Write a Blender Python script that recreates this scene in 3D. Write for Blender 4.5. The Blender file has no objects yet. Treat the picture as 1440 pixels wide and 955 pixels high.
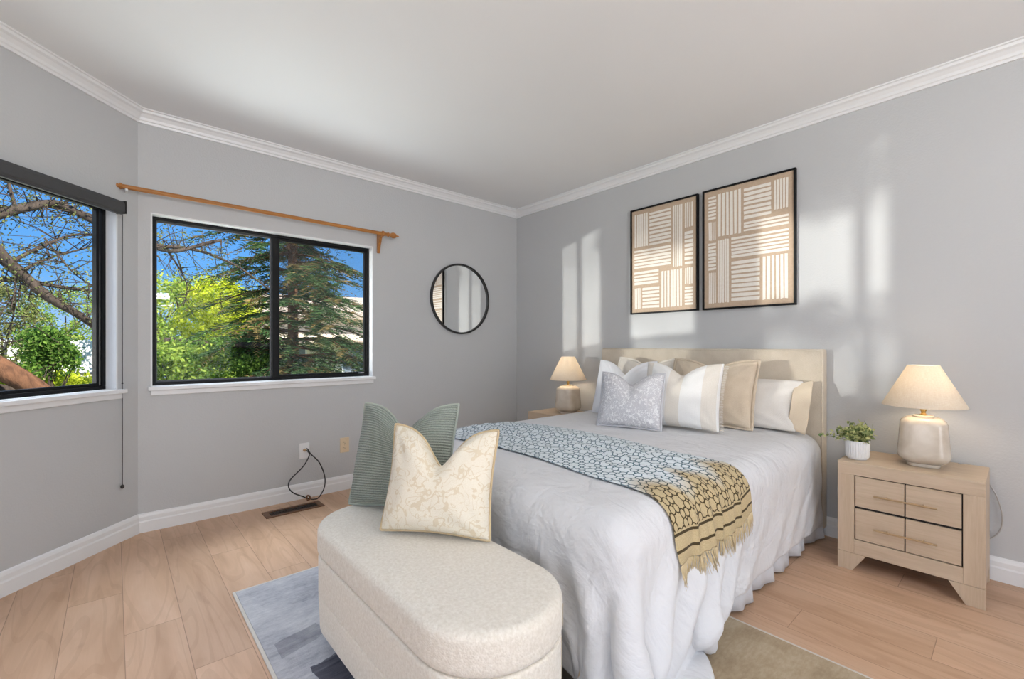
import bpy, bmesh, math, random
import numpy as np
from mathutils import Vector, Matrix, noise
from mathutils.bvhtree import BVHTree

random.seed(7)
rng = np.random.default_rng(11)
scene = bpy.context.scene
COL = scene.collection
PI = math.pi

# ------------------------------------------------------------------ camera
EYE = Vector((0.0, 0.0, 1.12))
YAW = math.atan2(0.6626, 0.7490)          # view direction, from +Y towards +X
cam_data = bpy.data.cameras.new('camera')
cam_data.sensor_fit = 'HORIZONTAL'
cam_data.sensor_width = 36.0
cam_data.lens = 632.0 / 1440.0 * 36.0
cam_data.shift_y = 9.5 / 1440.0
cam_data.clip_start = 0.02
cam = bpy.data.objects.new('camera', cam_data)
COL.objects.link(cam)
cam.location = EYE
cam.rotation_euler = (PI / 2, 0, -YAW)
scene.camera = cam

# ------------------------------------------------------------------ colour management
scene.view_settings.view_transform = 'Standard'
scene.view_settings.look = 'None'
scene.view_settings.gamma = 1.0
scene.view_settings.exposure = 0.32
scene.view_settings.use_curve_mapping = False

# ------------------------------------------------------------------ sky
world = bpy.data.worlds.new('sky')
scene.world = world
world.use_nodes = True
wn = world.node_tree
wn.nodes.clear()
w_out = wn.nodes.new('ShaderNodeOutputWorld')
w_bg = wn.nodes.new('ShaderNodeBackground')
w_tc = wn.nodes.new('ShaderNodeTexCoord')
w_sep = wn.nodes.new('ShaderNodeSeparateXYZ')
w_ramp = wn.nodes.new('ShaderNodeValToRGB')
w_ramp.color_ramp.elements[0].position = 0.0
w_ramp.color_ramp.elements[0].color = (0.42, 0.62, 0.90, 1)
w_ramp.color_ramp.elements[1].position = 0.42
w_ramp.color_ramp.elements[1].color = (0.045, 0.27, 0.86, 1)
_e = w_ramp.color_ramp.elements.new(0.12)
_e.color = (0.15, 0.43, 0.90, 1)
wn.links.new(w_tc.outputs['Generated'], w_sep.inputs[0])
wn.links.new(w_sep.outputs['Z'], w_ramp.inputs['Fac'])
wn.links.new(w_ramp.outputs['Color'], w_bg.inputs['Color'])
wn.links.new(w_bg.outputs[0], w_out.inputs['Surface'])
w_bg.inputs['Strength'].default_value = 0.92


def add_sun(name, direction, strength, color, angle):
    d = bpy.data.lights.new(name, 'SUN')
    d.energy = strength
    d.color = color
    d.angle = math.radians(angle)
    o = bpy.data.objects.new(name, d)
    COL.objects.link(o)
    o.rotation_euler = Vector(direction).to_track_quat('-Z', 'Y').to_euler()
    return o


def add_area(name, loc, target, sx, sy, power, color, spread=180):
    d = bpy.data.lights.new(name, 'AREA')
    d.shape = 'RECTANGLE'
    d.size, d.size_y = sx, sy
    d.energy = power
    d.color = color
    d.spread = math.radians(spread)
    o = bpy.data.objects.new(name, d)
    COL.objects.link(o)
    o.location = loc
    o.rotation_euler = (Vector(target) - Vector(loc)).to_track_quat('-Z', 'Y').to_euler()
    return o


# low evening light thrown back into the room by windows across the garden
add_sun('low_sun', (1.0, -0.405, 0.085), 1.9, (1.0, 0.97, 0.92), 0.9)
add_sun('low_sun', (1.0, -0.412, -0.020), 1.0, (1.0, 0.97, 0.92), 1.2)
# the main sun, high behind the house: it lights the garden only
add_sun('high_sun', (-0.35, 0.62, -0.62), 9.5, (1.0, 0.95, 0.84), 0.6)
# fill light added at an unseen left wall window, behind the camera
add_area('side_window_fill', (-1.86, -0.45, 1.45), (3.0, 0.3, 2.1), 1.7, 1.5, 20, (0.93, 0.96, 1.0))
# more fill light, added at an unseen doorway behind the camera
add_area('doorway_fill', (0.9, -2.12, 1.15), (-0.5, 3.0, 1.7), 1.3, 1.9, 24, (0.97, 0.985, 1.0))
# light added behind the camera to brighten the ceiling, set in an uplighter bowl
add_area('ceiling_fill_light', (0.55, -1.75, 1.86), (0.85, -0.7, 2.6), 0.26, 0.26, 46, (0.97, 0.985, 1.0))
# bright sky above the two garden windows
add_area('garden_sky_light', (0.6, 5.0, 3.9), (1.9, 1.6, 0.5), 2.6, 1.2, 170, (0.88, 0.94, 1.0))
add_area('corner_sky_light', (-2.3, 4.2, 3.9), (1.4, 1.4, 0.4), 2.0, 1.2, 150, (0.88, 0.94, 1.0))
# lamps added out of sight below the sills, filling the ceiling like garden bounce
add_area('garden_fill_light', (0.7, 5.3, -0.8), (1.4, 2.2, 2.5), 3.0, 1.6, 100, (0.93, 0.97, 1.0))
add_area('corner_fill_light', (-2.4, 4.6, -0.8), (0.2, 1.8, 2.5), 2.6, 1.6, 85, (0.93, 0.97, 1.0))

# ------------------------------------------------------------------ helpers


def srgb(r, g, b):
    def f(c):
        c /= 255.0
        return c / 12.92 if c <= 0.04045 else ((c + 0.055) / 1.055) ** 2.4
    return (f(r), f(g), f(b), 1.0)


def at(px, py, depth):
    """World point seen at a pixel of the photograph at a depth along the view axis."""
    u, v = (px - 720.0) / 632.0, (py - 487.0) / 632.0
    s, c = math.sin(YAW), math.cos(YAW)
    return Vector((depth * (s + u * c), depth * (c - u * s), EYE.z - depth * v))


class Nodes:
    """Small wrapper to write node materials briefly."""

    def __init__(self, name):
        self.mat = bpy.data.materials.new(name)
        self.mat.use_nodes = True
        self.t = self.mat.node_tree
        self.t.nodes.clear()
        self.out = self.n('ShaderNodeOutputMaterial')
        self.b = self.n('ShaderNodeBsdfPrincipled')
        self.t.links.new(self.b.outputs[0], self.out.inputs['Surface'])

    def n(self, kind, **kw):
        x = self.t.nodes.new(kind)
        for k, v in kw.items():
            setattr(x, k, v)
        return x

    def link(self, a, b):
        self.t.links.new(a, b)

    def put(self, sock, v):
        if isinstance(v, bpy.types.NodeSocket):
            self.link(v, sock)
        else:
            sock.default_value = v

    def m(self, op, a, b=0.0, c=0.0, clamp=False):
        x = self.n('ShaderNodeMath', operation=op)
        x.use_clamp = clamp
        self.put(x.inputs[0], a)
        self.put(x.inputs[1], b)
        self.put(x.inputs[2], c)
        return x.outputs[0]

    def coord(self, which='Object'):
        return self.n('ShaderNodeTexCoord').outputs[which]

    def xyz(self, v):
        x = self.n('ShaderNodeSeparateXYZ')
        self.link(v, x.inputs[0])
        return x.outputs[0], x.outputs[1], x.outputs[2]

    def vec(self, a, b, c=0.0):
        x = self.n('ShaderNodeCombineXYZ')
        for i, v in enumerate((a, b, c)):
            self.put(x.inputs[i], v)
        return x.outputs[0]

    def mapping(self, v, scale=(1, 1, 1), loc=(0, 0, 0), rot=(0, 0, 0)):
        x = self.n('ShaderNodeMapping')
        self.link(v, x.inputs['Vector'])
        x.inputs['Scale'].default_value = scale
        x.inputs['Location'].default_value = loc
        x.inputs['Rotation'].default_value = rot
        return x.outputs[0]

    def noise(self, v, scale=5.0, detail=2.0, rough=0.5, dist=0.0):
        x = self.n('ShaderNodeTexNoise')
        self.link(v, x.inputs['Vector'])
        x.inputs['Scale'].default_value = scale
        x.inputs['Detail'].default_value = detail
        x.inputs['Roughness'].default_value = rough
        x.inputs['Distortion'].default_value = dist
        return x.outputs['Fac']

    def ramp(self, fac, stops, interp='LINEAR'):
        x = self.n('ShaderNodeValToRGB')
        self.link(fac, x.inputs['Fac'])
        cr = x.color_ramp
        cr.interpolation = interp
        while len(cr.elements) < len(stops):
            cr.elements.new(0.5)
        for e, (p, c) in zip(cr.elements, stops):
            e.position = p
            e.color = c
        return x.outputs['Color']

    def mix(self, fac, a, b, mode='MIX'):
        x = self.n('ShaderNodeMix', data_type='RGBA', blend_type=mode)
        self.put(x.inputs['Factor'], fac)

        for s in x.inputs:
            if s.type == 'RGBA' and s.name == 'A':
                self.put(s, a)
            if s.type == 'RGBA' and s.name == 'B':
                self.put(s, b)
        return [o for o in x.outputs if o.type == 'RGBA'][0]

    def bump(self, height, strength=0.2, dist=0.01):
        x = self.n('ShaderNodeBump')
        x.inputs['Strength'].default_value = strength
        x.inputs['Distance'].default_value = dist
        self.link(height, x.inputs['Height'])
        self.link(x.outputs[0], self.b.inputs['Normal'])

    def set(self, color=None, rough=None, metal=None, spec=None, sheen=None):
        if color is not None:
            self.put(self.b.inputs['Base Color'], color)
        if rough is not None:
            self.put(self.b.inputs['Roughness'], rough)
        if metal is not None:
            self.b.inputs['Metallic'].default_value = metal
        if spec is not None:
            self.b.inputs['Specular IOR Level'].default_value = spec
        if sheen is not None:
            self.b.inputs['Sheen Weight'].default_value = sheen
        return self


def simple(name, color, rough=0.5, metal=0.0, vary=0.04, scale=6.0, spec=0.5):
    """Plain material with a little procedural unevenness."""
    N = Nodes(name)
    f = N.noise(N.coord('Object'), scale, 3.0)
    lo = tuple(c * (1 - vary) for c in color[:3]) + (1,)
    hi = tuple(min(1, c * (1 + vary)) for c in color[:3]) + (1,)
    N.set(N.ramp(f, [(0.3, lo), (0.7, hi)]), rough, metal, spec)
    return N.mat


def tag(o, label=None, cat=None, group=None, kind=None):
    if label:
        o['label'] = label
    if cat:
        o['category'] = cat
    if group:
        o['group'] = group
    if kind:
        o['kind'] = kind
    return o


def empty(name, loc=(0, 0, 0), rz=0.0):
    o = bpy.data.objects.new(name, None)
    o.empty_display_size = 0.1
    COL.objects.link(o)
    o.location = loc
    o.rotation_euler = (0, 0, rz)
    return o


def mesh_obj(name, verts, faces, mats, parent=None, smooth=False, mat_idx=None, uv=None, loc=None):
    me = bpy.data.meshes.new(name)
    me.from_pydata([tuple(v) for v in verts], [], [tuple(f) for f in faces])
    if not isinstance(mats, (list, tuple)):
        mats = [mats]
    for m in mats:
        me.materials.append(m)
    if mat_idx is not None:
        me.polygons.foreach_set('material_index', np.asarray(mat_idx, dtype=np.int32))
    if uv is not None:
        lay = me.uv_layers.new(name='UVMap')
        li = np.empty(len(me.loops), dtype=np.int32)
        me.loops.foreach_get('vertex_index', li)
        lay.data.foreach_set('uv', np.asarray(uv, dtype=np.float32)[li].ravel())
    if smooth:
        me.polygons.foreach_set('use_smooth', np.ones(len(me.polygons), dtype=bool))
    me.update()
    o = bpy.data.objects.new(name, me)
    COL.objects.link(o)
    if parent is not None:
        o.parent = parent
    if loc is not None:
        o.location = loc
    return o


class MB:
    """Collects shapes of ONE mesh."""

    def __init__(self):
        self.v, self.f, self.mi = [], [], []

    def add(self, verts, faces, mi=0):
        b = len(self.v)
        self.v += [Vector(p) for p in verts]
        self.f += [[b + i for i in f] for f in faces]
        self.mi += [mi] * len(faces)
        return self

    def box(self, lo, hi, mi=0, mat=None):
        x0, y0, z0 = lo
        x1, y1, z1 = hi
        vs = [(x0, y0, z0), (x1, y0, z0), (x1, y1, z0), (x0, y1, z0), (x0, y0, z1), (x1, y0, z1), (x1, y1, z1), (x0, y1, z1)]
        if mat is not None:
            vs = [mat @ Vector(p) for p in vs]
        return self.add(vs, [(3, 2, 1, 0), (4, 5, 6, 7), (0, 1, 5, 4), (1, 2, 6, 5), (2, 3, 7, 6), (3, 0, 4, 7)], mi)

    def lathe(self, prof, seg=32, mat=None, mi=0, cap=True, shape=None):
        """prof: list of (r, z); shape(angle) scales the radius."""
        vs, fs = [], []
        n = len(prof)
        for r, z in prof:
            for k in range(seg):
                a = 2 * PI * k / seg
                q = r * (shape(a) if shape else 1.0)
                vs.append(Vector((q * math.cos(a), q * math.sin(a), z)))
        for i in range(n - 1):
            for k in range(seg):
                k2 = (k + 1) % seg
                fs.append((i * seg + k, i * seg + k2, (i + 1) * seg + k2, (i + 1) * seg + k))
        if cap:
            fs.append(tuple(range(seg - 1, -1, -1)))
            fs.append(tuple((n - 1) * seg + k for k in range(seg)))
        if mat is not None:
            vs = [mat @ p for p in vs]
        return self.add(vs, fs, mi)

    def tube(self, pts, rad, seg=8, mi=0, cap=True):
        pts = [Vector(p) for p in pts]
        n = len(pts)
        rad = [rad] * n if not isinstance(rad, (list, tuple)) else rad
        vs, fs = [], []
        t0 = (pts[1] - pts[0]).normalized()
        up = Vector((0, 0, 1)) if abs(t0.z) < 0.9 else Vector((1, 0, 0))
        nrm = t0.cross(up).normalized()
        for i, p in enumerate(pts):
            t = (pts[min(i + 1, n - 1)] - pts[max(i - 1, 0)])
            if t.length < 1e-9:
                t = t0
            t = t.normalized()
            nrm = (nrm - t * nrm.dot(t))
            nrm = nrm.normalized() if nrm.length > 1e-6 else t.orthogonal().normalized()
            bi = t.cross(nrm)
            for k in range(seg):
                a = 2 * PI * k / seg
                vs.append(p + (nrm * math.cos(a) + bi * math.sin(a)) * rad[i])
        for i in range(n - 1):
            for k in range(seg):
                k2 = (k + 1) % seg
                fs.append((i * seg + k, i * seg + k2, (i + 1) * seg + k2, (i + 1) * seg + k))
        if cap:
            fs.append(tuple(range(seg - 1, -1, -1)))
            fs.append(tuple((n - 1) * seg + k for k in range(seg)))
        return self.add(vs, fs, mi)

    def prism(self, outline, axis_fn, lo, hi, mi=0):
        """outline in 2D, axis_fn(a, b, h) -> 3D point, extruded from lo to hi."""
        n = len(outline)
        vs = [axis_fn(a, b, lo) for a, b in outline] + [axis_fn(a, b, hi) for a, b in outline]
        fs = [tuple(range(n - 1, -1, -1)), tuple(range(n, 2 * n))]
        fs += [(i, (i + 1) % n, n + (i + 1) % n, n + i) for i in range(n)]
        return self.add(vs, fs, mi)

    def build(self, name, mats, parent=None, smooth=False, bevel=0.0, segs=2, auto=None, loc=None):
        o = mesh_obj(name, self.v, self.f, mats, parent, smooth, self.mi, loc=loc)
        bm = bmesh.new()
        bm.from_mesh(o.data)
        bmesh.ops.recalc_face_normals(bm, faces=bm.faces)
        if auto is not None:
            for e in bm.edges:
                if len(e.link_faces) == 2 and e.calc_face_angle(0) > math.radians(auto):
                    e.smooth = False
        bm.to_mesh(o.data)
        bm.free()
        if bevel > 0:
            md = o.modifiers.new('bevel', 'BEVEL')
            md.width = bevel
            md.segments = segs
            md.limit_method = 'ANGLE'
        return o


def smooth_curve(pts, n=8):
    """Catmull-Rom through 3D points."""
    P = [Vector(p) for p in pts]
    P = [P[0] * 2 - P[1]] + P + [P[-1] * 2 - P[-2]]
    out = []
    for i in range(1, len(P) - 2):
        for k in range(n):
            t = k / n
            a, b, c, d = P[i - 1], P[i], P[i + 1], P[i + 2]
            out.append(0.5 * ((2 * b) + (c - a) * t + (2 * a - 5 * b + 4 * c - d) * t * t + (3 * b - a - 3 * c + d) * t ** 3))
    out.append(P[-2])
    return out


# ------------------------------------------------------------------ materials
M = {}


def mat_wall():
    N = Nodes('grey_wall_paint')
    co = N.coord('Object')
    f = N.noise(co, 1.3, 2)
    N.set(N.ramp(f, [(0.3, (0.546, 0.55, 0.552, 1)), (0.7, (0.566, 0.57, 0.572, 1))]), 0.62, spec=0.3)
    a = N.noise(co, 95, 3, 0.55)
    N.bump(a, 0.26, 0.005)
    return N.mat


M['wall'] = mat_wall()


def mat_ceiling():
    N = Nodes('white_ceiling_paint')
    co = N.coord('Object')
    N.set(N.ramp(N.noise(co, 1.0, 2), [(0.3, (0.825, 0.835, 0.84, 1)), (0.7, (0.855, 0.865, 0.87, 1))]), 0.9, spec=0.1)
    N.bump(N.noise(co, 70, 2), 0.06, 0.003)
    return N.mat


M['ceiling'] = mat_ceiling()
M['trim'] = simple('white_trim_paint', (0.84, 0.84, 0.84, 1), 0.35, vary=0.01)
M['jamb'] = simple('white_window_lining', (0.80, 0.80, 0.80, 1), 0.45, vary=0.015)
M['black_frame'] = simple('black_anodised_frame', (0.006, 0.006, 0.0065, 1), 0.5, vary=0.15, spec=0.2)
M['dark_strip'] = simple('grey_gasket', (0.09, 0.09, 0.095, 1), 0.5)


def mat_floor():
    N = Nodes('oak_plank_floor')
    x, y, z = N.xyz(N.coord('Object'))
    W, L = 0.18, 1.375
    xs = N.m('DIVIDE', N.m('ADD', x, 0.152), W)
    i = N.m('FLOOR', xs)
    fx = N.m('SUBTRACT', xs, i)
    ys = N.m('DIVIDE', N.m('ADD', N.m('SUBTRACT', y, 2.70), N.m('MULTIPLY', i, 0.403)), L)
    j = N.m('FLOOR', ys)
    fy = N.m('SUBTRACT', ys, j)
    wn_ = N.n('ShaderNodeTexWhiteNoise', noise_dimensions='2D')
    N.link(N.vec(i, j), wn_.inputs['Vector'])
    rnd = wn_.outputs['Value']
    # distance to the joints in metres
    ex = N.m('MULTIPLY', N.m('MINIMUM', fx, N.m('SUBTRACT', 1.0, fx)), W)
    ey = N.m('MULTIPLY', N.m('MINIMUM', fy, N.m('SUBTRACT', 1.0, fy)), L)
    joint = N.m('LESS_THAN', N.m('MINIMUM', ex, ey), 0.0011)
    # grain, shifted for every plank
    gx = N.m('ADD', N.m('MULTIPLY', x, 7.0), N.m('MULTIPLY', rnd, 37.0))
    gy = N.m('ADD', N.m('MULTIPLY', y, 1.0), N.m('MULTIPLY', rnd, 91.0))
    gv = N.vec(gx, gy, 0.0)
    big = N.noise(gv, 1.6, 3, 0.55, 0.9)
    rings = N.m('FRACT', N.m('MULTIPLY', N.noise(gv, 0.9, 1, 0.5, 0.4), 9.0))
    fine = N.noise(N.vec(N.m('MULTIPLY', x, 150.0), N.m('MULTIPLY', y, 6.0), rnd), 1.0, 3, 0.6)
    kv = N.vec(N.m('ADD', N.m('MULTIPLY', x, 2.2), N.m('MULTIPLY', rnd, 13.0)), N.m('MULTIPLY', y, 1.1), 0.0)
    knots = N.ramp(N.noise(kv, 2.6, 2, 0.5, 0.5), [(0.66, (0, 0, 0, 1)), (0.80, (1, 1, 1, 1))])
    base = N.ramp(big, [(0.25, srgb(190, 154, 124)), (0.5, srgb(209, 173, 144)), (0.78, srgb(220, 187, 160))])
    tone = N.ramp(rnd, [(0.0, (0.90, 0.885, 0.87, 1)), (1.0, (1.05, 1.05, 1.05, 1))])
    c = N.mix(1.0, base, tone, 'MULTIPLY')
    c = N.mix(N.m('MULTIPLY', N.m('LESS_THAN', rings, 0.22), 0.16), c, srgb(160, 122, 92))
    c = N.mix(N.m('MULTIPLY', N.m('SUBTRACT', 1.0, fine), 0.22), c, srgb(165, 128, 98))
    c = N.mix(N.m('MULTIPLY', knots, 0.42), c, srgb(122, 86, 62))
    c = N.mix(N.m('MULTIPLY', joint, 0.62), c, srgb(112, 82, 62))
    N.set(c, 0.42, spec=0.35)
    N.bump(N.m('SUBTRACT', fine, N.m('MULTIPLY', joint, 3.0)), 0.06, 0.002)
    return N.mat


M['floor'] = mat_floor()


def mat_glass():
    N = Nodes('window_glass')
    t = N.n('ShaderNodeBsdfTransparent')
    t.inputs['Color'].default_value = (0.97, 0.985, 0.98, 1)
    g = N.n('ShaderNodeBsdfGlossy')
    g.inputs['Roughness'].default_value = 0.01
    fr = N.n('ShaderNodeFresnel')
    fr.inputs['IOR'].default_value = 1.25
    mx = N.n('ShaderNodeMixShader')
    N.link(N.m('MULTIPLY', fr.outputs[0], 0.35), mx.inputs[0])
    N.link(t.outputs[0], mx.inputs[1])
    N.link(g.outputs[0], mx.inputs[2])
    N.link(mx.outputs[0], N.out.inputs['Surface'])
    return N.mat


M['glass'] = mat_glass()


def mat_screen():
    """fine insect mesh over the sliding pane: partly covers the view"""
    N = Nodes('insect_screen')
    t = N.n('ShaderNodeBsdfTransparent')
    d = N.n('ShaderNodeBsdfDiffuse')
    d.inputs['Color'].default_value = (0.16, 0.16, 0.16, 1)
    mx = N.n('ShaderNodeMixShader')
    x, y, z = N.xyz(N.coord('Object'))
    w = N.m('MAXIMUM', N.m('LESS_THAN', N.m('FRACT', N.m('MULTIPLY', x, 620.0)), 0.075),
            N.m('LESS_THAN', N.m('FRACT', N.m('MULTIPLY', z, 620.0)), 0.075))
    N.link(w, mx.inputs[0])
    N.link(t.outputs[0], mx.inputs[1])
    N.link(d.outputs[0], mx.inputs[2])
    N.link(mx.outputs[0], N.out.inputs['Surface'])
    return N.mat


M['screen'] = mat_screen()


def mat_fabric(name, c1, c2, weave=420.0, rough=0.92, bump=0.25, sheen=0.15):
    N = Nodes(name)
    co = N.coord('Object')
    f = N.noise(co, 14, 3)
    x, y, z = N.xyz(N.mapping(co, (weave,) * 3))
    wv = N.m('MULTIPLY', N.m('SINE', N.m('ADD', x, z)), N.m('SINE', N.m('ADD', y, N.m('MULTIPLY', z, 0.5))))
    n2 = N.noise(co, weave * 0.5, 2)
    N.set(N.ramp(N.m('ADD', N.m('MULTIPLY', f, 0.6), N.m('MULTIPLY', n2, 0.4)), [(0.3, c1), (0.7, c2)]), rough, spec=0.15, sheen=sheen)
    N.bump(N.m('ADD', wv, n2), bump, 0.0012)
    return N.mat


M['headboard'] = mat_fabric('oatmeal_linen', srgb(206, 193, 174), srgb(222, 210, 192))
M['boucle'] = None
M['white_cotton'] = mat_fabric('white_cotton', (0.80, 0.80, 0.815, 1), (0.845, 0.845, 0.855, 1), 600, bump=0.08, sheen=0.05)
M['cream_back'] = mat_fabric('beige_lining', srgb(214, 194, 166), srgb(222, 204, 178), 500, bump=0.08)
M['skirt'] = mat_fabric('white_bed_skirt', srgb(214, 216, 220), srgb(224, 226, 229), 500, bump=0.08)
M['taupe'] = mat_fabric('taupe_bed_base', srgb(150, 138, 124), srgb(164, 152, 138), 400)


def mat_boucle():
    N = Nodes('cream_boucle')
    co = N.coord('Object')
    v = N.n('ShaderNodeTexVoronoi')
    N.link(co, v.inputs['Vector'])
    v.inputs['Scale'].default_value = 190
    d = v.outputs['Distance']
    n2 = N.noise(co, 110, 3, 0.6)
    N.set(N.ramp(n2, [(0.3, srgb(226, 218, 204)), (0.7, srgb(243, 237, 226))]), 0.95, spec=0.1, sheen=0.25)
    N.bump(N.m('SUBTRACT', n2, N.m('MULTIPLY', d, 0.8)), 0.34, 0.004)
    return N.mat


M['boucle'] = mat_boucle()


def mat_wood(name, lo, hi, axis='y', rough=0.5, scale=1.0):
    N = Nodes(name)
    co = N.coord('Object')
    s = {'x': (3, 40, 40), 'y': (40, 3, 40), 'z': (40, 40, 3)}[axis]
    v = N.mapping(co, tuple(k * scale for k in s))
    f = N.noise(v, 1.0, 4, 0.6, 0.6)
    g = N.noise(N.mapping(co, tuple(k * 5 * scale for k in s)), 1.0, 2)
    N.set(N.ramp(N.m('ADD', N.m('MULTIPLY', f, 0.7), N.m('MULTIPLY', g, 0.3)), [(0.3, lo), (0.7, hi)]), rough, spec=0.3)
    N.bump(g, 0.08, 0.002)
    return N.mat


M['ash'] = mat_wood('washed_ash_veneer', srgb(190, 168, 143), srgb(209, 189, 165), 'y')
M['ash_v'] = mat_wood('washed_ash_veneer_upright', srgb(190, 168, 143), srgb(209, 189, 165), 'z')
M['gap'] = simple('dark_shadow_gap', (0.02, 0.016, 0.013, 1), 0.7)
M['pull'] = simple('champagne_metal', srgb(196, 168, 132), 0.35, metal=0.7)
M['rod_wood'] = mat_wood('varnished_oak_rod', srgb(150, 96, 48), srgb(190, 130, 70), 'x', 0.3)
M['black_metal'] = simple('black_metal', (0.012, 0.012, 0.012, 1), 0.4, vary=0.1)
M['black_plastic'] = simple('black_plastic', (0.02, 0.02, 0.02, 1), 0.45, vary=0.1)
M['ivory'] = simple('ivory_plastic', srgb(226, 205, 172), 0.4, vary=0.02)
M['white_plastic'] = simple('white_plastic', srgb(235, 235, 235), 0.4, vary=0.02)
M['slot'] = simple('socket_slot', (0.03, 0.025, 0.02, 1), 0.6)
M['brass'] = simple('brass', srgb(214, 170, 96), 0.28, metal=0.9)
M['vent'] = simple('brown_vent_metal', srgb(112, 76, 50), 0.45, metal=0.3)
M['vent_dark'] = simple('vent_slots', srgb(38, 26, 20), 0.6)
M['cassette'] = simple('charcoal_blind_cassette', (0.055, 0.055, 0.058, 1), 0.5, vary=0.08)
M['mirror'] = simple('mirror_silver', (0.86, 0.87, 0.87, 1), 0.015, metal=1.0, vary=0.0)
M['soil'] = simple('potting_soil', (0.03, 0.02, 0.012, 1), 0.95, vary=0.3, scale=60)
M['pot'] = simple('white_ribbed_ceramic', (0.80, 0.80, 0.80, 1), 0.3, vary=0.01)


def mat_ceramic():
    N = Nodes('glazed_stoneware')
    co = N.coord('Object')
    f = N.noise(co, 9, 4, 0.55, 0.6)
    N.set(N.ramp(f, [(0.3, srgb(196, 184, 168)), (0.55, srgb(212, 202, 188)), (0.75, srgb(224, 216, 205))]), 0.16, spec=0.5)
    return N.mat


M['ceramic'] = mat_ceramic()


def mat_shade():
    N = Nodes('linen_lamp_shade')
    co = N.coord('Object')
    x, y, z = N.xyz(co)
    ang = N.m('ARCTAN2', y, x)
    th = N.noise(N.vec(N.m('MULTIPLY', ang, 60.0), N.m('MULTIPLY', z, 30.0), 0.0), 1.0, 3, 0.6)
    tw = N.noise(N.vec(N.m('MULTIPLY', ang, 8.0), N.m('MULTIPLY', z, 420.0), 1.0), 1.0, 2, 0.6)
    col = N.ramp(N.m('ADD', N.m('MULTIPLY', th, 0.5), N.m('MULTIPLY', tw, 0.5)), [(0.3, srgb(226, 214, 196)), (0.7, srgb(246, 240, 228))])
    d = N.n('ShaderNodeBsdfDiffuse')
    t = N.n('ShaderNodeBsdfTranslucent')
    mx = N.n('ShaderNodeMixShader')
    mx.inputs[0].default_value = 0.33
    N.link(col, d.inputs['Color'])
    N.link(col, t.inputs['Color'])
    N.link(d.outputs[0], mx.inputs[1])
    N.link(t.outputs[0], mx.inputs[2])
    N.link(mx.outputs[0], N.out.inputs['Surface'])
    return N.mat


M['shade'] = mat_shade()


def mat_leaf(name, c1, c2, trans=0.45):
    N = Nodes(name)
    info = N.n('ShaderNodeNewGeometry')
    col = N.ramp(info.outputs['Random Per Island'], [(0.0, c1), (1.0, c2)])
    d = N.n('ShaderNodeBsdfDiffuse')
    t = N.n('ShaderNodeBsdfTranslucent')
    mx = N.n('ShaderNodeMixShader')
    mx.inputs[0].default_value = trans
    N.link(col, d.inputs['Color'])
    N.link(col, t.inputs['Color'])
    N.link(d.outputs[0], mx.inputs[1])
    N.link(t.outputs[0], mx.inputs[2])
    N.link(mx.outputs[0], N.out.inputs['Surface'])
    return N.mat


M['leaf_yellow'] = mat_leaf('yellow_green_leaf', srgb(150, 170, 40), srgb(226, 226, 80))
M['leaf_lime'] = mat_leaf('lime_leaf', srgb(98, 132, 52), srgb(184, 198, 92))
M['leaf_green'] = mat_leaf('mid_green_leaf', srgb(62, 98, 42), srgb(128, 158, 72))
M['leaf_olive'] = mat_leaf('olive_leaf', srgb(78, 84, 48), srgb(140, 142, 88), 0.3)
M['needle'] = mat_leaf('conifer_needle', srgb(40, 66, 40), srgb(92, 116, 72), 0.3)
M['needle_brown'] = mat_leaf('dry_conifer_needle', srgb(96, 84, 52), srgb(150, 128, 84), 0.3)
M['plant_leaf'] = mat_leaf('variegated_leaf', srgb(104, 128, 84), srgb(226, 226, 164), 0.3)


def mat_bark(name, c1, c2):
    N = Nodes(name)
    co = N.coord('Object')
    f = N.noise(N.mapping(co, (14, 14, 5)), 1.0, 4, 0.65, 0.5)
    N.set(N.ramp(f, [(0.3, c1), (0.7, c2)]), 0.9, spec=0.1)
    N.bump(f, 0.6, 0.03)
    return N.mat


M['bark_dark'] = mat_bark('dark_bark', srgb(44, 37, 33), srgb(88, 76, 68))
M['bark_brown'] = mat_bark('red_brown_bark', srgb(66, 46, 36), srgb(118, 82, 60))
M['stucco'] = simple('cream_stucco', srgb(238, 226, 206), 0.9, vary=0.05, scale=3)
M['roof'] = simple('pale_roof_tile', srgb(196, 176, 156), 0.9, vary=0.15, scale=9)
M['fence_cream'] = simple('cream_fence_paint', srgb(232, 222, 190), 0.8, vary=0.05)
M['dark_paint'] = simple('dark_window_paint', (0.05, 0.05, 0.055, 1), 0.5)
M['grass'] = simple('garden_ground', srgb(120, 130, 70), 0.95, vary=0.3, scale=1.5)

# ================================================================== the room
XB, YA, CEIL = 3.168, 3.505, 2.535
CORN = [Vector((XB, YA)), Vector((0.105, YA)), Vector((-1.9, 1.5)), Vector((-1.9, -2.2)), Vector((XB, -2.2))]
NC = len(CORN)


def edge_dir(i):
    return (CORN[(i + 1) % NC] - CORN[i]).normalized()


def edge_nrm(i):
    d = edge_dir(i)
    return Vector((-d.y, d.x))


def miter(i):
    a, b = edge_nrm((i - 1) % NC), edge_nrm(i)
    return (a + b) / (1 + a.dot(b))


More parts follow.
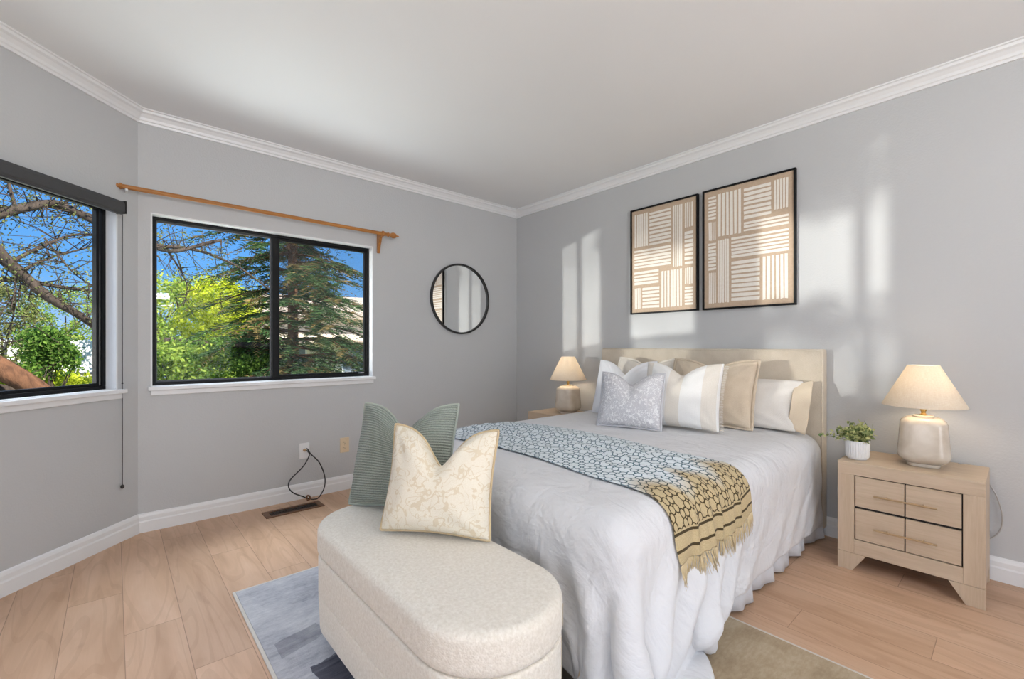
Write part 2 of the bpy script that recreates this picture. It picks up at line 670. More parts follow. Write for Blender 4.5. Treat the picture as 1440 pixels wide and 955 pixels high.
def wall(name, i, holes=(), thick=0.14):
    """one wall panel with mitred ends and real openings (s0, s1, z0, z1)"""
    p, d, n = CORN[i], edge_dir(i), edge_nrm(i)
    L = (CORN[(i + 1) % NC] - p).length
    zs = sorted({-0.06, CEIL + 0.06} | {z for h in holes for z in h[2:]})
    ss = sorted({0.0, L} | {s for h in holes for s in h[:2]})
    o0 = -miter(i).dot(d) * thick
    o1 = -miter((i + 1) % NC).dot(d) * thick

    def pt(s, z, outer):
        if not outer:
            q = p + d * s
        else:
            s2 = s + (o0 if s == 0.0 else (o1 if s == L else 0.0))
            q = p + d * s2 - n * thick
        return (q.x, q.y, z)
    mb = MB()

    def hole(a, b):
        sm, zm = (ss[a] + ss[a + 1]) / 2, (zs[b] + zs[b + 1]) / 2
        return any(h[0] < sm < h[1] and h[2] < zm < h[3] for h in holes)
    na, nb = len(ss) - 1, len(zs) - 1
    for a in range(na):
        for b in range(nb):
            if hole(a, b):
                continue
            for outer in (False, True):
                mb.add([pt(ss[a], zs[b], outer), pt(ss[a + 1], zs[b], outer), pt(ss[a + 1], zs[b + 1], outer), pt(ss[a], zs[b + 1], outer)], [(0, 1, 2, 3)])
            for (a2, b2, e) in ((a - 1, b, 0), (a + 1, b, 1), (a, b - 1, 2), (a, b + 1, 3)):
                if not (0 <= a2 < na and 0 <= b2 < nb) or hole(a2, b2):
                    q = [((ss[a], zs[b]), (ss[a], zs[b + 1])), ((ss[a + 1], zs[b]), (ss[a + 1], zs[b + 1])),
                         ((ss[a], zs[b]), (ss[a + 1], zs[b])), ((ss[a], zs[b + 1]), (ss[a + 1], zs[b + 1]))][e]
                    mb.add([pt(*q[0], False), pt(*q[1], False), pt(*q[1], True), pt(*q[0], True)], [(0, 1, 2, 3)])
    bm = bmesh.new()
    o = mesh_obj(name, mb.v, mb.f, M['wall'])
    bm.from_mesh(o.data)
    bmesh.ops.remove_doubles(bm, verts=bm.verts, dist=1e-5)
    bmesh.ops.recalc_face_normals(bm, faces=bm.faces)
    bm.to_mesh(o.data)
    bm.free()
    return tag(o, kind='structure')


def moulding(name, i, prof, mat):
    """profile (inset, z) swept along wall i with mitred ends"""
    p0, p1 = CORN[i], CORN[(i + 1) % NC]
    m0, m1 = miter(i), miter((i + 1) % NC)
    n = len(prof)
    vs = []
    for p, m in ((p0, m0), (p1, m1)):
        for (a, z) in prof:
            q = p + m * a
            vs.append((q.x, q.y, z))
    fs = [(k, (k + 1) % n, n + (k + 1) % n, n + k) for k in range(n)] + [tuple(range(n)), tuple(range(2 * n - 1, n - 1, -1))]
    mb = MB().add(vs, fs)
    return tag(mb.build(name, mat, None), kind='structure')


SIDES = ['back', 'corner', 'left', 'front', 'right']
# wall 0 runs from x = XB down to x = 0.105 at y = YA
A_HOLE = (XB - 1.585, XB - 0.165, 0.872, 1.935)
C_HOLE = (0.13, 0.78, 0.872, 1.935)
C2_HOLE = (1.15, 1.88, 0.872, 1.935)
D_HOLE = (1.15, 2.8, 0.75, 2.15)                     # left wall, beside the camera: unseen window added for fill light
E_HOLE = (2.2, 3.5, -0.06, 2.08)                     # unseen doorway behind the camera, added for fill light
wall('wall_back', 0, [A_HOLE])
wall('wall_corner', 1, [C_HOLE, C2_HOLE])
wall('wall_left', 2, [D_HOLE])
wall('wall_front', 3, [E_HOLE])
wall('wall_right', 4)

mb = MB().prism([(XB + 0.1, YA + 0.1), (0.05, YA + 0.1), (-2.0, 1.5), (-2.0, -2.3), (XB + 0.1, -2.3)], lambda a, b, h: (a, b, h), -0.1, 0.0)
tag(mb.build('floor', M['floor']), kind='structure')
mb = MB().prism([(XB + 0.1, YA + 0.1), (0.05, YA + 0.1), (-2.0, 1.5), (-2.0, -2.3), (XB + 0.1, -2.3)], lambda a, b, h: (a, b, h), CEIL, CEIL + 0.1)
tag(mb.build('ceiling', M['ceiling']), kind='structure')

BASE = [(0, 0.0), (0.016, 0.0), (0.016, 0.062), (0.012, 0.070), (0.012, 0.092), (0.007, 0.106), (0, 0.112)]
CROWN = [(0, 2.462), (0.010, 2.462), (0.013, 2.474), (0.020, 2.478), (0.024, 2.492), (0.038, 2.508), (0.052, 2.514), (0.056, 2.526), (0.066, 2.528), (0.066, CEIL), (0, CEIL)]
for i, s in enumerate(SIDES):
    if s != 'front':
        moulding('baseboard_' + s, i, BASE, M['trim'])
    moulding('trim_%d' % (i + 1), i, CROWN, M['trim'])


def wframe(i):
    """matrix of wall i: x along the wall, y outward, z up"""
    p, d, n = CORN[i], edge_dir(i), edge_nrm(i)
    return Matrix(((d.x, -n.x, 0, p.x), (d.y, -n.y, 0, p.y), (0, 0, 1, 0), (0, 0, 0, 1)))


def ring(mb, s0, s1, z0, z1, w, y0, y1, mi=0):
    mb.box((s0, y0, z0), (s1, y1, z0 + w), mi)
    mb.box((s0, y0, z1 - w), (s1, y1, z1), mi)
    mb.box((s0, y0, z0 + w), (s0 + w, y1, z1 - w), mi)
    mb.box((s1 - w, y0, z0 + w), (s1, y1, z1 - w), mi)


def window(name, i, hole, split, sill_over, slider):
    s0, s1, z0, z1 = hole
    root = empty(name)
    root.matrix_world = wframe(i)
    tag(root, kind='structure')
    lin = MB()                                     # white lining of the opening
    t = 0.008
    lin.box((s0, -0.001, z1 - t), (s1, 0.13, z1)).box((s0, -0.001, z0), (s0 + t, 0.13, z1 - t)).box((s1 - t, -0.001, z0), (s1, 0.13, z1 - t))
    lin.box((s0 + t, 0.0, z0), (s1 - t, 0.13, z0 + 0.004))
    lin.build('lining', M['jamb'], root)
    a0, a1, b0, b1 = s0 + t, s1 - t, z0 + 0.004, z1 - t
    fr = MB()
    ring(fr, a0, a1, b0, b1, 0.020, 0.062, 0.115)
    fr.build('frame', M['black_frame'], root, bevel=0.002)
    if split is None:
        split = a0 + 0.012
    else:
        mul = MB().box((split - 0.017, 0.060, b0 + 0.02), (split + 0.017, 0.112, b1 - 0.02))
        mul.build('mullion', M['black_frame'], root, bevel=0.002)
    fixed = (a0 + 0.02, split - 0.017)
    slide = (split + 0.017, a1 - 0.02)
    if slider == 'low':
        fixed, slide = slide, fixed
    if slide[1] - slide[0] > 0.05:
        sash = MB()
        ring(sash, slide[0], slide[1], b0 + 0.02, b1 - 0.02, 0.016, 0.072, 0.098)
        sash.build('sash', M['black_frame'], root, bevel=0.0015)
    gk = MB()
    if fixed[1] - fixed[0] < 0.05:
        fixed = None
    else:
        ring(gk, fixed[0], fixed[1], b0 + 0.02, b1 - 0.02, 0.007, 0.090, 0.104)
        gk.build('gasket', M['dark_strip'], root)
    for q_, y in ((fixed, 0.096), (slide, 0.084)):
        if q_ is None:
            continue
        q0, q1 = q_
        MB().box((q0 + 0.002, y, b0 + 0.022), (q1 - 0.002, y + 0.003, b1 - 0.022)).build('pane', M['glass'], root)
    sill = MB().box((s0 - sill_over, -0.030, z0 - 0.022), (s1 + sill_over, 0.061, z0 + 0.002))
    sill.box((s0 - sill_over + 0.012, -0.013, z0 - 0.052), (s1 + sill_over - 0.012, 0.0, z0 - 0.020))
    sill.build('sill', M['trim'], root, bevel=0.004)
    return root, slide, (b0, b1)


w1, sl, bz = window('window_1', 0, A_HOLE, XB - 0.868, 0.012, 'low')
MB().box((sl[0] + 0.002, 0.103, bz[0] + 0.022), (sl[1] - 0.002, 0.1036, bz[1] - 0.022)).build('insect_screen', M['screen'], w1)
# small white maker's label at the foot of the sliding sash
lb = MB().box((sl[0] + 0.02, 0.0712, bz[0] + 0.024), (sl[0] + 0.065, 0.0722, bz[0] + 0.030)).build('sticker', M['white_plastic'], w1)
window('window_2', 1, C_HOLE, None, 0.035, 'high')
window('window_4', 1, C2_HOLE, 1.71, 0.035, 'high')
window('fill_window', 2, D_HOLE, 1.98, 0.03, 'high')  # unseen window, added to hold the side fill light
# casing of the added doorway behind the camera
e0, e1 = E_HOLE[0], E_HOLE[1]
dr = empty('fill_doorway')
dr.matrix_world = wframe(3)
tag(dr, kind='structure')
MB().box((e0 - 0.07, -0.018, 0.0), (e0, 0.0, 2.15)).box((e1, -0.018, 0.0), (e1 + 0.07, 0.0, 2.15)).box((e0, -0.018, 2.08), (e1, 0.0, 2.15)).build('casing', M['trim'], dr, bevel=0.003)

# ------------------------------------------------------------------ roller blind on the corner window
WC = wframe(1)
bl = empty('roller_blind')
bl.matrix_world = WC @ Matrix.Translation((0, 0, 1.875))
tag(bl, 'charcoal roller blind cassette along the head of the corner window', 'blind')
MB().prism([(-0.001, 0.0), (-0.052, 0.0), (-0.058, 0.008), (-0.058, 0.048), (-0.050, 0.066), (-0.001, 0.068)], lambda a, b, h: (h, a, b), 0.140, 0.80).build('cassette', M['cassette'], bl, bevel=0.002)
MB().box((0.133, -0.060, -0.002), (0.140, -0.001, 0.070)).build('end_cap', M['black_plastic'], bl)
MB().box((0.15, -0.050, -0.010), (0.79, -0.040, 0.001)).build('bottom_bar', M['cassette'], bl)
cd = MB()
cd.tube([(0.1115, -0.012, 0.02), (0.1115, -0.012, -0.7), (0.1115, -0.012, -1.555)], 0.0016, 6)
cd.build('pull_cord', M['black_plastic'], bl, smooth=True)
MB().lathe([(0.002, 0.012), (0.008, 0.008), (0.0095, 0.0), (0.008, -0.008), (0.002, -0.012)], 14, Matrix.Translation((0.1115, -0.012, -1.562))).build('cord_weight', M['black_plastic'], bl, smooth=True)
MB().lathe([(0.001, 0.005), (0.005, 0.002), (0.005, -0.002), (0.001, -0.005)], 10, Matrix.Translation((0.1115, -0.012, -0.967))).build('cord_stop', M['black_plastic'], bl, smooth=True)

# ------------------------------------------------------------------ curtain rod
rd = empty('curtain_rod', (0.0, YA, 2.04))
tag(rd, 'varnished oak curtain rod with turned finial above the wide window', 'curtain rod')
yr = -0.085
MB().tube([(0.035, yr, 0.0), (0.8, yr, -0.004), (1.665, yr, -0.008)], 0.0135, 14).build('rod', M['rod_wood'], rd, smooth=True, auto=40)
mt = Matrix.Translation((1.665, yr, -0.008)) @ Matrix.Rotation(PI / 2, 4, 'Y')
MB().lathe([(0.013, 0.0), (0.018, 0.006), (0.018, 0.014), (0.012, 0.020), (0.010, 0.026), (0.019, 0.036), (0.024, 0.052), (0.021, 0.070), (0.012, 0.082), (0.006, 0.088), (0.008, 0.096), (0.003, 0.106)], 18, mt).build('finial', M['rod_wood'], rd, smooth=True)
mt = Matrix.Translation((0.035, yr, 0.0)) @ Matrix.Rotation(-PI / 2, 4, 'Y')
MB().lathe([(0.013, 0.0), (0.018, 0.005), (0.018, 0.012), (0.011, 0.017), (0.015, 0.025), (0.012, 0.035), (0.003, 0.04)], 18, mt).build('finial', M['rod_wood'], rd, smooth=True)
for sx in (0.16, 1.625):
    br = MB()
    if sx > 1:
        br.prism([(-0.001, 0.020), (-0.001, -0.145), (-0.014, -0.150), (-0.035, -0.085), (-0.062, -0.028), (-0.105, -0.022), (-0.105, -0.004), (-0.1, 0.018), (-0.09, 0.006), (-0.078, 0.006), (-0.066, 0.020)], lambda a, b, h: (h, a, b - 0.006), sx - 0.011, sx + 0.011)
        br.build('bracket', M['rod_wood'], rd, bevel=0.003)
    else:
        br.box((0.045, -0.11, -0.028), (0.058, -0.001, -0.015)).box((0.035, -0.006, -0.05), (0.068, -0.001, 0.012))
        br.build('bracket', M['white_plastic'], rd, bevel=0.002)

# ------------------------------------------------------------------ round mirror
mr = empty('round_mirror', (2.447, YA, 1.565))
tag(mr, 'round wall mirror in a thin black rim on the back wall', 'mirror')
mt = Matrix.Rotation(PI / 2, 4, 'X')
MB().lathe([(0.315, 0.001), (0.315, 0.012), (0.0, 0.012)][::1], 96, mt, cap=False).build('mirror_glass', M['mirror'], mr)
rm = MB()
rm.lathe([(0.314, 0.001), (0.330, 0.001), (0.330, 0.026), (0.322, 0.028), (0.314, 0.026), (0.314, 0.001)], 96, mt, cap=False)
rm.build('rim', M['black_metal'], mr, smooth=True, auto=40)


# ------------------------------------------------------------------ outlets
def plate(name, x, z, mat, label, coax):
    r = empty(name, (x, YA, z))
    tag(r, label, 'outlet')
    MB().box((-0.036, -0.006, -0.058), (0.036, -0.0005, 0.058)).build('cover_plate', mat, r, bevel=0.003)
    if coax:
        MB().lathe([(0.011, 0), (0.011, 0.004), (0.006, 0.004), (0.006, 0.018), (0.001, 0.018)], 12, Matrix.Translation((0, -0.006, 0.006)) @ Matrix.Rotation(PI / 2, 4, 'X')).build('socket', M['pull'], r)
    else:
        for dz in (0.020, -0.020):
            s = MB().lathe([(0.0165, 0), (0.0165, 0.003), (0.001, 0.0035)], 20, Matrix.Translation((0, -0.006, dz)) @ Matrix.Rotation(PI / 2, 4, 'X')).build('socket', mat, r)
            MB().box((-0.0075, -0.0102, dz - 0.001), (-0.0050, -0.0090, dz + 0.008)).box((0.0050, -0.0102, dz - 0.001), (0.0075, -0.0090, dz + 0.007)).box((-0.0022, -0.0102, dz - 0.010), (0.0022, -0.0090, dz - 0.006)).build('slots', M['slot'], s)
        MB().lathe([(0.003, 0), (0.002, 0.0015)], 8, Matrix.Translation((0, -0.006, 0)) @ Matrix.Rotation(PI / 2, 4, 'X')).build('screw', M['pull'], r)
    return r


plate('wall_plate', 1.050, 0.348, M['white_plastic'], 'white cable wall plate with a black cable looping out of it', True)
plate('wall_outlet', 1.349, 0.348, M['ivory'], 'ivory power outlet on the back wall beside the green pillow', False)

# ------------------------------------------------------------------ cable
cb = empty('cable', (1.05, YA - 0.02, 0.0))
tag(cb, 'loop of black coaxial cable hanging from the white wall plate to the floor', 'cable')
pts = smooth_curve([(0.004, -0.004, 0.354), (0.008, -0.04, 0.352), (0.010, -0.062, 0.325), (-0.03, -0.062, 0.255), (-0.115, -0.060, 0.175), (-0.128, -0.062, 0.125), (-0.10, -0.064, 0.08), (-0.04, -0.07, 0.042), (0.0, -0.072, 0.018), (0.04, -0.074, 0.0045), (0.075, -0.074, 0.012), (0.115, -0.07, 0.075), (0.118, -0.066, 0.16), (0.08, -0.062, 0.265), (0.022, -0.058, 0.335), (0.006, -0.045, 0.368), (0.0, -0.03, 0.372)], 6)
MB().tube(pts, 0.0042, 8).build('cable_loop', M['black_plastic'], cb, smooth=True)
MB().tube(smooth_curve([(-0.012, -0.080, 0.018), (-0.004, -0.064, 0.036), (0.012, -0.064, 0.030), (0.008, -0.082, 0.014), (-0.012, -0.086, 0.012)], 5), 0.006, 6).build('twist_tie', M['vent'], cb, smooth=True)
MB().lathe([(0.006, 0), (0.0075, 0.004), (0.0075, 0.024), (0.005, 0.028)], 10, Matrix.Translation((0.004, 0.012, 0.354)) @ Matrix.Rotation(PI / 2, 4, 'X')).build('connector', M['pull'], cb)

# ------------------------------------------------------------------ unseen uplighter, added behind the camera for its light
ul = empty('fill_uplighter', (0.55, -1.75, 0.0))
tag(ul, 'unseen uplighter added behind the camera to light the ceiling', 'lamp')
MB().lathe([(0.14, 0.0), (0.14, 0.012), (0.03, 0.022), (0.012, 0.03)], 32).build('base', M['black_metal'], ul, smooth=True, auto=40)
MB().lathe([(0.011, 0.025), (0.011, 1.74)], 14).build('pole', M['black_metal'], ul, smooth=True)
MB().lathe([(0.012, 1.74), (0.06, 1.75), (0.12, 1.79), (0.165, 1.85), (0.162, 1.852), (0.115, 1.80), (0.055, 1.765), (0.001, 1.76)], 40, cap=False).build('bowl', M['white_plastic'], ul, smooth=True)

# ------------------------------------------------------------------ floor vent
fv = empty('floor_vent', (0.921, 3.297, 0.0))
tag(fv, 'brown metal floor register with dark louvres set in the planks', 'vent')
v = MB()
v.box((-0.185, -0.066, 0.0002), (0.185, -0.040, 0.006)).box((-0.185, 0.040, 0.0002), (0.185, 0.066, 0.006)).box((-0.185, -0.040, 0.0002), (-0.150, 0.040, 0.006)).box((0.150, -0.040, 0.0002), (0.185, 0.040, 0.006))
v.build('rim', M['vent'], fv, bevel=0.002)
MB().box((-0.150, -0.040, 0.0002), (0.150, 0.040, 0.0015)).build('duct', M['vent_dark'], fv)
v = MB()
for k in range(15):
    x = -0.140 + k * 0.02
    v.box((x - 0.003, -0.040, 0.0015), (x + 0.003, 0.040, 0.005))
v.box((-0.150, -0.003, 0.0015), (0.150, 0.003, 0.0055))
v.build('louvres', M['vent_dark'], fv)


# ------------------------------------------------------------------ framed prints
def mat_print(name, c1, c2):
    N = Nodes(name)
    N.set(N.ramp(N.noise(N.coord('Object'), 60, 3), [(0.3, c1), (0.7, c2)]), 0.75, spec=0.2)
    return N.mat


M['print_tan'] = mat_print('tan_print_ink', srgb(194, 170, 146), srgb(203, 180, 156))
M['print_cream'] = mat_print('cream_paper', srgb(238, 231, 220), srgb(244, 238, 228))
P1 = [('v', .04, .27, .04, .36, 6), ('h', .29, .63, .04, .37, 9), ('v', .655, .80, .04, .60, 5), ('v', .83, .95, .04, .26, 4), ('h', .83, .95, .29, .60, 8), ('h', .04, .63, .385, .575, 6),
      ('h', .04, .44, .595, .735, 4), ('v', .04, .15, .76, .965, 4), ('h', .175, .45, .76, .965, 6), ('v', .475, .80, .625, .965, 7), ('v', .83, .95, .625, .77, 4), ('h', .83, .95, .79, .965, 6)]
P2 = [('h', .05, .145, .04, .25, 7), ('v', .165, .45, .04, .40, 6), ('h', .475, .77, .04, .30, 7), ('v', .795, .95, .04, .27, 5), ('v', .05, .145, .265, .42, 4), ('h', .475, .95, .315, .40, 3),
      ('h', .05, .145, .44, .68, 8), ('v', .165, .305, .43, .96, 5), ('h', .33, .95, .425, .60, 6), ('h', .33, .65, .62, .96, 9), ('v', .675, .95, .62, .96, 6), ('v', .05, .145, .70, .96, 4)]


def art(y_left, y_right, z0, z1, blocks, label, grp):
    yc, zc = (y_left + y_right) / 2, (z0 + z1) / 2
    r = empty('framed_print', (XB, yc, zc))
    tag(r, label, 'picture', grp)
    w, h = (y_left - y_right) / 2, (z1 - z0) / 2
    fr = MB()
    b = 0.012
    for lo, hi in (((-0.028, -w, -h), (-0.002, w, -h + b)), ((-0.028, -w, h - b), (-0.002, w, h)), ((-0.028, -w, -h + b), (-0.002, -w + b, h - b)), ((-0.028, w - b, -h + b), (-0.002, w, h - b))):
        fr.box(lo, hi)
    fr.build('frame', M['black_frame'], r, bevel=0.0015)
    pr = MB().box((-0.018, -w + b, -h + b), (-0.004, w - b, h - b), 0)
    iw, ih = 2 * (w - b), 2 * (h - b)

    def Q(u, v_):
        return (w - b) - u * iw, (h - b) - v_ * ih
    for kind, u0, u1, v0, v1, n in blocks:
        for k in range(n):
            if kind == 'v':
                s = (u1 - u0) / n
                a0, a1 = u0 + s * (k + .17), u0 + s * (k + .83)
                c0, c1 = v0, v1
            else:
                s = (v1 - v0) / n
                a0, a1 = u0, u1
                c0, c1 = v0 + s * (k + .17), v0 + s * (k + .83)
            j = lambda: rng.uniform(-.0035, .0035)
            c = [(a0 + j(), c0 + j()), (a1 + j(), c0 + j()), (a1 + j(), c1 + j()), (a0 + j(), c1 + j())]
            vs = []
            for u, v_ in c:
                y, z = Q(u, v_)
                vs.append((-0.0183, y, z))
            pr.add(vs, [(0, 1, 2, 3)], 1)
    pr.build('print', [M['print_tan'], M['print_cream']], r)
    return r


art(2.100, 1.535, 1.378, 2.220, P1, 'left tan print of cream stripe blocks, thin black frame, nearer the mirror', 'striped prints above the bed')
art(1.502, 0.915, 1.377, 2.223, P2, 'right tan print of cream stripe blocks, thin black frame, sunlit in its lower corner', 'striped prints above the bed')
# ================================================================== rug
def mat_rug():
    N = Nodes('abstract_rug_pile')
    x, y, z = N.xyz(N.coord('Object'))
    st = N.noise(N.vec(N.m('MULTIPLY', x, 4.0), N.m('MULTIPLY', y, 26.0), 0.0), 1.0, 4, 0.6, 0.6)
    bl = N.noise(N.vec(N.m('MULTIPLY', x, 5.0), N.m('MULTIPLY', y, 5.0), 3.0), 1.0, 4, 0.62, 0.5)
    fine = N.noise(N.vec(N.m('MULTIPLY', x, 260.0), N.m('MULTIPLY', y, 260.0), 0.0), 1.0, 2)
    mixv = N.m('ADD', N.m('ADD', N.m('MULTIPLY', st, 0.25), N.m('MULTIPLY', bl, 0.5)), N.m('MULTIPLY', N.noise(N.vec(N.m('MULTIPLY', x, 40.0), N.m('MULTIPLY', y, 90.0), 5.0), 1.0, 3, 0.6), 0.25))
    blue = N.ramp(mixv, [(0.34, srgb(152, 153, 162)), (0.46, srgb(186, 187, 194)), (0.60, srgb(212, 212, 215))])
    dark = N.ramp(N.m('ADD', N.m('MULTIPLY', st, 0.75), N.m('MULTIPLY', bl, 0.25)), [(0.36, srgb(64, 64, 76)), (0.56, srgb(98, 98, 110)), (0.7, srgb(150, 150, 158))])
    tan = N.ramp(mixv, [(0.35, srgb(158, 138, 112)), (0.5, srgb(182, 163, 135)), (0.65, srgb(200, 184, 158))])
    e = N.m('ADD', y, N.m('MULTIPLY', N.m('SUBTRACT', st, 0.5), 0.10))
    ey = N.m('ADD', e, N.m('MULTIPLY', N.m('SUBTRACT', x, 0.6), -0.25))
    f1 = N.m('LESS_THAN', ey, 1.655)
    fx = N.m('GREATER_THAN', N.m('ADD', x, N.m('MULTIPLY', N.m('SUBTRACT', bl, 0.5), 0.05)), 0.505)
    c = N.mix(N.m('MULTIPLY', N.m('MULTIPLY', f1, fx), 0.95), blue, dark)
    p1 = N.m('LESS_THAN', N.m('ABSOLUTE', N.m('SUBTRACT', ey, 1.83)), 0.045)
    p2 = N.m('LESS_THAN', N.m('ABSOLUTE', N.m('SUBTRACT', N.m('ADD', x, N.m('MULTIPLY', bl, 0.06)), 0.555)), 0.085)
    c = N.mix(N.m('MULTIPLY', N.m('MULTIPLY', p1, p2), 0.4), c, dark)
    tx = N.n('ShaderNodeMapRange')
    N.link(N.m('ADD', x, N.m('MULTIPLY', N.m('SUBTRACT', bl, 0.5), 0.35)), tx.inputs[0])
    tx.inputs[1].default_value, tx.inputs[2].default_value = 1.0, 1.2
    c = N.mix(tx.outputs[0], c, tan)
    c = N.mix(N.m('MULTIPLY', N.m('SUBTRACT', 1.0, fine), 0.35), c, N.mix(1.0, c, (0.55, 0.55, 0.55, 1), 'MULTIPLY'))
    N.set(c, 0.95, spec=0.05, sheen=0.1)
    N.bump(fine, 0.5, 0.004)
    return N.mat


rug = empty('area_rug', (0, 0, 0))
tag(rug, 'grey blue and beige abstract rug under the bed and bench', 'rug')
RX0, RX1, RY0, RY1 = 0.398, 1.902, -0.10, 2.356
MB().box((RX0 + 0.012, RY0 + 0.012, 0.0004), (RX1 - 0.012, RY1 - 0.012, 0.009)).build('pile', mat_rug(), rug)
bd = MB()
bd.box((RX0, RY0, 0.0004), (RX0 + 0.012, RY1, 0.0085)).box((RX1 - 0.012, RY0, 0.0004), (RX1, RY1, 0.0085)).box((RX0 + 0.012, RY0, 0.0004), (RX1 - 0.012, RY0 + 0.012, 0.0085)).box((RX0 + 0.012, RY1 - 0.012, 0.0004), (RX1 - 0.012, RY1, 0.0085))
bd.build('bound_edge', simple('pale_rug_binding', srgb(208, 202, 194), 0.9), rug, bevel=0.002)

# ================================================================== cloth solver (position based)


class Cloth:
    def __init__(self, rest_uv, P, stretch=1.0, shear=0.25, bend=0.12):
        self.Q = P.copy()
        self.P = P.copy()
        self.V = np.zeros_like(P)
        R = np.concatenate([rest_uv, np.zeros(rest_uv.shape[:2] + (1,))], axis=2)
        self.R = R
        self.k = (stretch, shear, bend)
        self.cons = []
        nu, nv = P.shape[:2]

        def add(di, dj, k, par):
            ax = 0 if di else 1
            for s in range(par):
                if di and dj:
                    ia, ib = slice(s, nu - 1, 2), slice(s + 1, nu, 2)
                    n = min(len(range(*ia.indices(nu))), len(range(*ib.indices(nu))))
                    ia, ib = slice(s, s + 2 * n - 1, 2), slice(s + 1, s + 2 * n, 2)
                    if dj > 0:
                        a = (ia, slice(0, nv - 1))
                        b = (ib, slice(1, nv))
                    else:
                        a = (ia, slice(1, nv))
                        b = (ib, slice(0, nv - 1))
                else:
                    step = di or dj
                    n_ = (nu, nv)[ax]
                    idx = np.array([q for q in range(0, n_ - step) if (q // step) % 2 == s])
                    if len(idx) == 0:
                        continue
                    a = (idx, slice(None)) if ax == 0 else (slice(None), idx)
                    b = (idx + step, slice(None)) if ax == 0 else (slice(None), idx + step)
                L = np.linalg.norm(R[b] - R[a], axis=-1)[..., None]
                self.cons.append((a, b, L, k))
        add(1, 0, stretch, 2)
        add(0, 1, stretch, 2)
        add(1, 1, shear, 2)
        add(1, -1, shear, 2)
        if bend > 0:
            add(2, 0, bend, 2)
            add(0, 2, bend, 2)

    def run(self, steps, iters, collide, dt=1 / 60, damp=0.97, g=-9.8, every=1):
        Q, P, V = self.Q, self.P, self.V
        for s in range(steps):
            V[..., 2] += g * dt
            V *= damp
            P[...] = Q
            Q += V * dt
            for it in range(iters):
                for a, b, L, k in self.cons:
                    A, B = Q[a], Q[b]
                    d = B - A
                    l = np.sqrt((d * d).sum(-1, keepdims=True)) + 1e-9
                    c = d * ((l - L) / l * (0.5 * k))
                    Q[a] = A + c
                    Q[b] = B - c
                if it % every == every - 1:
                    collide(Q, P)
            V[...] = (Q - P) / dt
            sp = np.sqrt((V * V).sum(-1, keepdims=True))
            V *= np.minimum(1.0, 2.5 / (sp + 1e-9))


def push(Q, P, d, n, margin, mu):
    """move points whose signed distance d < margin out along n, with friction"""
    m = d < margin
    if not m.any():
        return
    Q[m] += n[m] * (margin - d[m])[:, None]
    t = Q[m] - P[m]
    nn = n[m]
    t -= nn * (t * nn).sum(-1, keepdims=True)
    Q[m] -= t * mu


def sdf_box(Q, c, h, r):
    q = Q - c
    a = np.abs(q) - (h - r)
    o = np.maximum(a, 0)
    lo = np.sqrt((o * o).sum(-1))
    inside = np.minimum(a.max(-1), 0)
    d = lo + inside - r
    n = o * np.sign(q)
    ins = lo < 1e-7
    if ins.any():
        k = a.argmax(-1)
        e = np.zeros_like(q)
        np.put_along_axis(e, k[..., None], 1.0, -1)
        n = np.where(ins[..., None], e * np.sign(q), n)
    n /= np.sqrt((n * n).sum(-1, keepdims=True)) + 1e-9
    return d, n


def grid_faces(nu, nv):
    i, j = np.meshgrid(np.arange(nu - 1), np.arange(nv - 1), indexing='ij')
    a = (i * nv + j).ravel()
    return np.stack([a, a + nv, a + nv + 1, a + 1], axis=1)


# ================================================================== bed
BX0, BX1, BY0, BY1, BZ = 1.12, 3.075, 0.79, 2.31, 0.555      # mattress block
bed = empty('bed', (2.1, 1.55, 0.0))
tag(bed, 'upholstered queen bed with oatmeal linen headboard against the grey wall', 'bed')
OB = Vector((2.1, 1.55, 0.0))


def inbed(p):
    return tuple(Vector(p) - OB)


hb = MB().box(inbed((3.085, 0.757, 0.05)), inbed((3.164, 2.345, 1.103)))
hb.build('headboard', M['headboard'], bed, bevel=0.012, segs=3)
pp = MB()
pp.tube([inbed(p) for p in [(3.088, 0.765, 0.06), (3.088, 0.765, 1.085), (3.088, 0.775, 1.095), (3.088, 2.327, 1.095), (3.088, 2.337, 1.085), (3.088, 2.337, 0.06)]], 0.005, 8)
pp.build('piping', M['headboard'], bed, smooth=True)
MB().box(inbed((BX0, BY0, 0.30)), inbed((BX1, BY1, BZ))).build('mattress', M['white_cotton'], bed, bevel=0.05, segs=4)
MB().box(inbed((BX0 + 0.015, BY0 + 0.03, 0.10)), inbed((BX1 + 0.008, BY1 - 0.03, 0.30))).build('bed_base', M['taupe'], bed, bevel=0.015)
for lx, ly in ((1.2, 0.86), (1.2, 2.24), (1.86, 0.835), (3.0, 0.86), (3.0, 2.24)):
    MB().lathe([(0.022, 0.10), (0.016, 0.0)], 12, Matrix.Translation(inbed((lx, ly, 0.011)))).build('leg', M['black_plastic'], bed)
